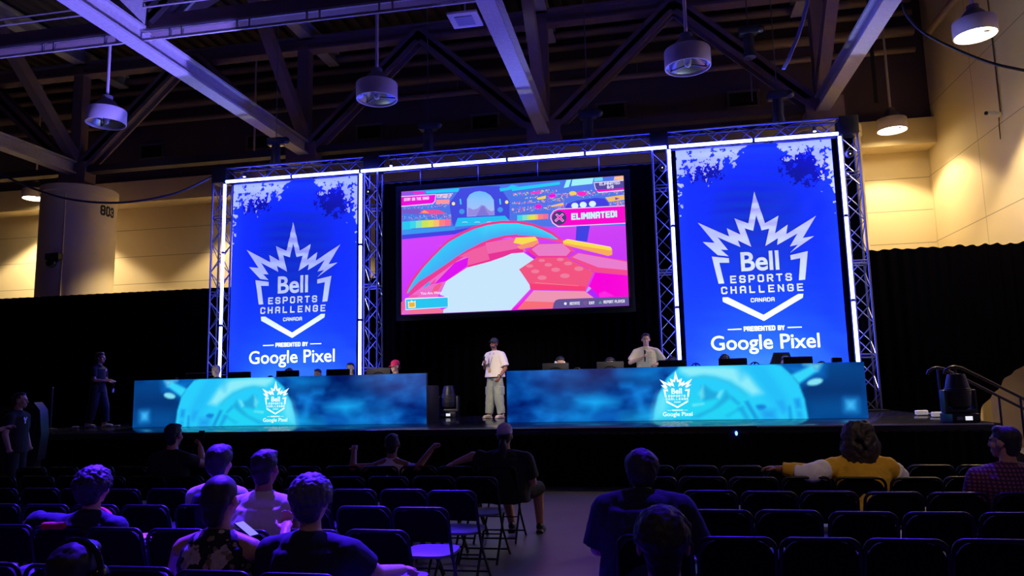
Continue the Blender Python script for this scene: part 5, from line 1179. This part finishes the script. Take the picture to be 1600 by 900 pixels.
body(J, 1.15, t, SK_D); top(J, 1.22, t, YEL, 1.85, .034, name='hoodie', wr=.010, hem=-.1, loose=.01); trousers(J, 1.1, t, DARKP); shoes(J, t, WSHOE); hair(J, t, HBR, 'big', seed=6, vox=.011)
mb = MB(); loft(mb, [(J['neck']+V((0, -.07, -.16)), .05, .03), (J['neck']+V((0, -.08, -.1)), .11, .05), (J['neck']+V((0, -.06, -.02)), .12, .06), (J['neck']+V((0, -.04, .02)), .09, .05)]); remeshed(mb, 'hood', YEL, t, .011, 3, (.008, 12, 4))
for k in 'LR':
    mb = MB(); a, b = J['sh'+k].lerp(J['el'+k], .45), J['el'+k]; mb.cone(a+V((0, -.012, .006)), b+V((0, -.012, .006)), .096, .088, 16); mb.ell(b+V((0, -.012, .006)), (.088,)*3, 12, 8)
    if k == 'L': mb.cone(b+V((0, -.012, 0)), b.lerp(J['wr'+k], .5)+V((0, -.012, -.01)), .088, .074, 16)
    remeshed(mb, 'sleeve_panel', M('white sleeve panel', S(232, 226, 236), .85), t, .011, 2, (.006, 12, 2))
plaid = bpy.data.materials.new('plaid shirt cloth'); plaid.use_nodes = True
nt = plaid.node_tree; b_ = nt.nodes['Principled BSDF']; b_.inputs['Roughness'].default_value = .85; tc = nt.nodes.new('ShaderNodeTexCoord'); fa = []
for dr in ('X', 'Z'):
    w_ = nt.nodes.new('ShaderNodeTexWave'); w_.wave_type = 'BANDS'; w_.bands_direction = dr; w_.inputs['Scale'].default_value = 11; nt.links.new(tc.outputs['Object'], w_.inputs['Vector']); fa.append(w_.outputs['Fac'])
mm = nt.nodes.new('ShaderNodeMath'); mm.operation = 'MULTIPLY'; nt.links.new(fa[0], mm.inputs[0]); nt.links.new(fa[1], mm.inputs[1])
mx = nt.nodes.new('ShaderNodeMix'); mx.data_type = 'RGBA'; mx.inputs[6].default_value = (*S(66, 34, 74), 1); mx.inputs[7].default_value = (*S(178, 92, 150), 1); nt.links.new(mm.outputs[0], mx.inputs[0]); nt.links.new(mx.outputs[2], b_.inputs['Base Color'])
t, J = seated(1568, 665, 6.16, 'person in a purple plaid shirt at the right edge, head turned to the left', hair=.012, sh=.22, look=.75, nod=.05)
body(J, 1.2, t, SK_T); top(J, 1.25, t, plaid, 1.7, .024, wr=.005); trousers(J, 1.1, t, JEAN); shoes(J, t, DSHOE); hair(J, t, HBR, 'short', r=.004, seed=31); eyes(J, t)
# chairs under the two nearest people
for ob, lab in ((-2.03, 'black folding chair under the person wearing headphones, near left corner'), (.0, 'black folding chair under the young person at the very front')): dup(ch0, (ob, 2.42+.262, 0), lab, 0)
# red rolled cloth on a chair back and the star on a dark bag
c = at_y(84, 821, 4.36); tag(remeshed(MB().cone(c+V((-.075, 0, -.005)), c+V((.075, 0, 0)), .026, .024, 14).ell(c+V((-.075, 0, -.005)), (.012, .026, .026)).ell(c+V((.075, 0, 0)), (.012, .024, .024)), 'rolled_cloth', M('red cloth', S(190, 28, 26), .7), None, .007, 2, (.004, 30, 1)), 'red rolled cloth over a chair back at the left', 'cloth')

# --- stage people
t = person('presenter in a white t-shirt, cap and sunglasses holding a microphone beside the right desk', (-3.46, 16.35, ST), radians(150))
J = pose(False, 1.77, look=.25, nod=.22, sh=.2, elR=(.27, .03, 1.12), wrR=(.10, .24, 1.22), elL=(-.30, -.02, 1.10), wrL=(-.27, .16, .90), knL=(-.13, .03, .48), anL=(-.15, -.02, .085), knR=(.12, .02, .48), anR=(.15, .06, .085))
body(J, 1.02, t, SK_D, vox=.008, curl=(.8, 1.1), palms=((1, 0, 0), (-1, 0, .3)))
top(J, 1.08, t, WHITET, .85, .035, wr=.007, loose=.035, hem=-.05); trousers(J, 1.0, t, M('grey green cargo cloth', S(148, 154, 140), .85, nz=.12, ns=20), loose=.035, wr=.012, end=.97)
for s, k in ((-1, 'L'), (1, 'R')): remeshed(MB().box(J['hip'+k].lerp(J['kn'+k], .72)+V((s*.095, 0, 0)), (.05, .15, .19), ch=.01), 'cargo_pocket', M('grey green cargo cloth', S(148, 154, 140)), t, .01, 3)
shoes(J, t, M('beige sneakers', S(205, 188, 165), .6)); cap_hat(J, t, M('dark denim cap', S(48, 50, 66), .8)); eyes(J, t, True)
remeshed(MB().ell(place(J, (0, -.03, -.0)), (.079, .085, .07)), 'hair', HB, t, .009, 2)
remeshed(MB().ell(place(J, (0, .05, -.085)), (.05, .045, .028)), 'beard', HB, t, .007, 2)
MB().tube([J['neck']+V((-.06, .09, -.02)), J['neck']+V((-.04, .165, -.2)), J['neck']+V((0, .18, -.36)), J['neck']+V((.04, .165, -.2)), J['neck']+V((.06, .09, -.02))], .005, 6).build('lanyard', M('dark lanyard', S(60, 60, 70), .6), t); MB().box(J['neck']+V((0, .185, -.42)), (.075, .006, .10), ch=.002).build('badge', M('yellow badge', S(214, 180, 100), .5), t)
MB().tube([J['wrL']+V((.036*cos(a), .02*sin(a), .036*sin(a)+.02)) for a in [k*2*pi/14 for k in range(14)]], .010, 8, closed=True).build('wristwatch', DSHOE, t)
def microphone(parent_obj, J, label, tip=(-.02, .02, .1)):
    w = J['wrR']+(J['wrR']-J['elR']).normalized()*.075; Mw = Matrix.Translation(parent_obj.location) @ Matrix.Rotation(parent_obj.rotation_euler.z, 4, 'Z'); p = Mw @ w; d = (Mw.to_3x3() @ V(tip)).normalized()
    h = thing('microphone', label, 'microphone', p); MB().cone(-d*.11, d*.09, .012, .019, 14).build('handle', BLACKT, h); MB().ell(d*.11, (.026, .026, .028), 16, 10).build('grille', M('microphone grille', S(70, 70, 76), .35, .8), h)
microphone(t, J, 'black microphone in the hand of the presenter in white')
t = person('person in a beige shirt standing behind the right desk holding a microphone', (-.08, 15.55, ST), radians(188))
J = pose(False, 1.715, look=-.1, nod=-.05, sh=.205, elR=(.34, .0, 1.13), wrR=(.12, .26, 1.22), elL=(-.36, -.02, 1.12), wrL=(-.17, .14, 1.08))
body(J, 1.08, t, SK_L, vox=.008, curl=(.9, 1.1), palms=((0, 0, -1), (0, 0, 1))); top(J, 1.12, t, M('beige linen shirt', S(226, 210, 184), .85, nz=.05, ns=30), .85, .028, wr=.006, loose=.015, hem=-.15); trousers(J, 1.05, t, DARKP); shoes(J, t, WSHOE); hair(J, t, HBR, 'short', r=.004, seed=41); eyes(J, t)
microphone(t, J, 'black microphone in the hand of the person in the beige shirt', (0, .25, 1))
t = person('person in black with long hair standing at the left end of the stage, side on', (-12.05, 14.47, ST), radians(-86))
J = pose(False, 1.64, look=.1, sh=.17, elR=(.2, .04, 1.03), wrR=(.06, .26, 1.0), elL=(-.2, .04, 1.03), wrL=(-.06, .26, 1.02), knL=(-.09, .10, .46), anL=(-.10, .14, .085), knR=(.09, -.04, .46), anR=(.10, -.12, .085))
body(J, .94, t, SK_T, curl=(.9, .9)); top(J, .96, t, BLACKT, .7, .018); trousers(J, .98, t, M('dark blue trousers', S(30, 30, 56), .8), loose=.03); shoes(J, t, WSHOE); hair(J, t, HBR, 'long', r=.006, seed=51); eyes(J, t)
MB().box(J['chest']+V((-.07, .14, .08)), (.05, .008, .05), ch=.002).build('shirt_badge', WHITET, t); MB().tube([J['wrL']+V((0, .05, -.03)), J['wrL']+V((0, .08, -.1)), J['wrL']+V((0, .06, -.17))], .006, 6).build('lanyard', DSHOE, t); MB().box(J['wrL']+V((0, .06, -.22)), (.06, .008, .09)).build('badge', WHITET, t)
def bottle(loc): 
    h = thing('bottle', 'small dark bottle carried by the person in black on the stage', 'bottle', loc); MB().lathe([(.01, 0), (.03, 0), (.032, .02), (.032, .12), (.013, .16), (.013, .19)], n=18, rot=Matrix.Rotation(.5, 3, 'Y')).build('body', M('bottle glass', S(70, 60, 40), .15), h); MB().lathe([(.015, .185), (.015, .21), (.002, .212)], n=14, rot=Matrix.Rotation(.5, 3, 'Y')).build('cap', WHITET, h)
bottle((-11.70, 14.44, ST+.82))
# --- two people on the floor at the far left
t = person('person in a black t-shirt with a small white logo at the far left edge', (-9.72, 10.0, 0), radians(-75))
J = pose(False, 1.725, look=.15, sh=.2); body(J, 1.05, t, SK_T, hands=False); top(J, 1.1, t, BLACKT, .7, .024); trousers(J, 1, t, DARKP); shoes(J, t, DSHOE); hair(J, t, HB, 'short', seed=61); eyes(J, t)
mb = MB()
for qd in stroke_quads('Y', -.05, .05, -.05, .10, .3): mb.add([(p.x+.07, .165, p.y) for p in qd], [(0, 1, 2, 3)])
mb.build('shirt_logo', M('white logo', S(225, 225, 245), .6), t, loc=J['chest']+V((0, 0, .06)))
t = person('person cut off by the left edge in a pale blue top', (-9.55, 9.2, 0), radians(-70))
J = pose(False, 1.62, sh=.19, elR=(.25, .10, 1.10), wrR=(.05, .32, 1.22)); body(J, 1, t, SK_L, hands=True); top(J, 1.0, t, M('pale blue top', S(150, 160, 225), .8), 1.5, .024); trousers(J, 1, t, JEAN); shoes(J, t, WSHOE); hair(J, t, HBR, 'short', seed=62)
# --- players behind the desks
def player(i, crown, label, skin, hm, hs_, shirtm, look=0., nod=-.12, r=0., extra=None):
    x, y = PLAYERS[i]; t = person(label, (x, y, ST), pi); J = pose(True, crown-ST-.012, lean=.03, look=look, nod=nod, elL=(-.25, .12, .80), wrL=(-.16, .36, .80), elR=(.25, .12, .80), wrR=(.16, .36, .80))
    body(J, 1, t, skin); top(J, 1.04, t, shirtm, .7, .022); trousers(J, 1, t, DARKP); shoes(J, t, DSHOE)
    if hs_: hair(J, t, hm, hs_, r=r, seed=70+i)
    eyes(J, t)
    if extra == 'cap': cap_hat(J, t, M('red pink cap', S(214, 32, 84), .8)); remeshed(MB().ell(place(J, (0, -.05, -.03)), (.08, .06, .09)), 'hair', HB, t, .009, 2)
    if extra in ('white', 'black'):
        hm2 = M(extra+' headset', S(225, 225, 235) if extra == 'white' else S(24, 24, 30), .35)
        h = thing('headphones', f'{extra} headphones worn by the '+label.split(', ')[0], 'headphones', t.location, pi, 'headphones on the players')
        MB().tube([place(J, (.100*cos(k*pi/14), -.01, .02+.118*sin(k*pi/14))) for k in range(15)], .011, 8).build('headband', M('black headset', S(24, 24, 30), .35), h)
        for s in (-1, 1): MB().ell(place(J, (s*.1, -.005, -.005)), (.026, .042, .05), 16, 10).build('earcup', hm2, h)
    return t
player(0, 2.285, 'person with cropped white hair, sitting at the left end of the left desk', SK_L, HW, 'short', M('dark brown jacket', S(60, 44, 48), .8), look=-.3, r=-.006)
player(1, 2.165, 'person with dark hair, almost hidden behind the middle monitor of the left desk', SK_T, HB, 'short', NAVY, nod=-.3)
player(2, 2.13, 'person with a dark fringe, low between two monitors of the left desk', SK_T, HB, 'short', M('pink shirt', S(220, 130, 170), .8), nod=-.1)
player(3, 2.25, 'person with long dark hair, at the left desk below its banner edge', SK_L, HBR, 'long', M('pale lilac sleeve', S(190, 175, 215), .8), look=.1)
player(4, 2.26, 'person in a red cap, at the right end of the left desk', SK_T, HB, None, BLACKT, look=-.5, extra='cap')
player(5, 2.24, 'person with white ear pieces, nearest the presenter at the right desk', SK_T, HB, 'short', BLACKT, look=.6, nod=-.3, extra='white')
player(6, 2.19, 'person with pale headphones, second from the presenter at the right desk', SK_L, HBR, 'short', BLACKT, nod=-.3, extra='white')
player(7, 2.17, 'person with dark hair, beside the standing man at the right desk', SK_T, HB, 'short', NAVY, nod=-.3, extra='white')
player(8, 2.19, 'person with a dark headset, under the right banner at the right desk', SK_T, HBR, 'short', BLACKT, nod=-.35, extra='black')
player(9, 2.13, 'person mostly hidden, at the last monitor of the right desk', SK_L, HBR, 'short', M('pink shirt', S(220, 130, 170), .8), nod=-.35)
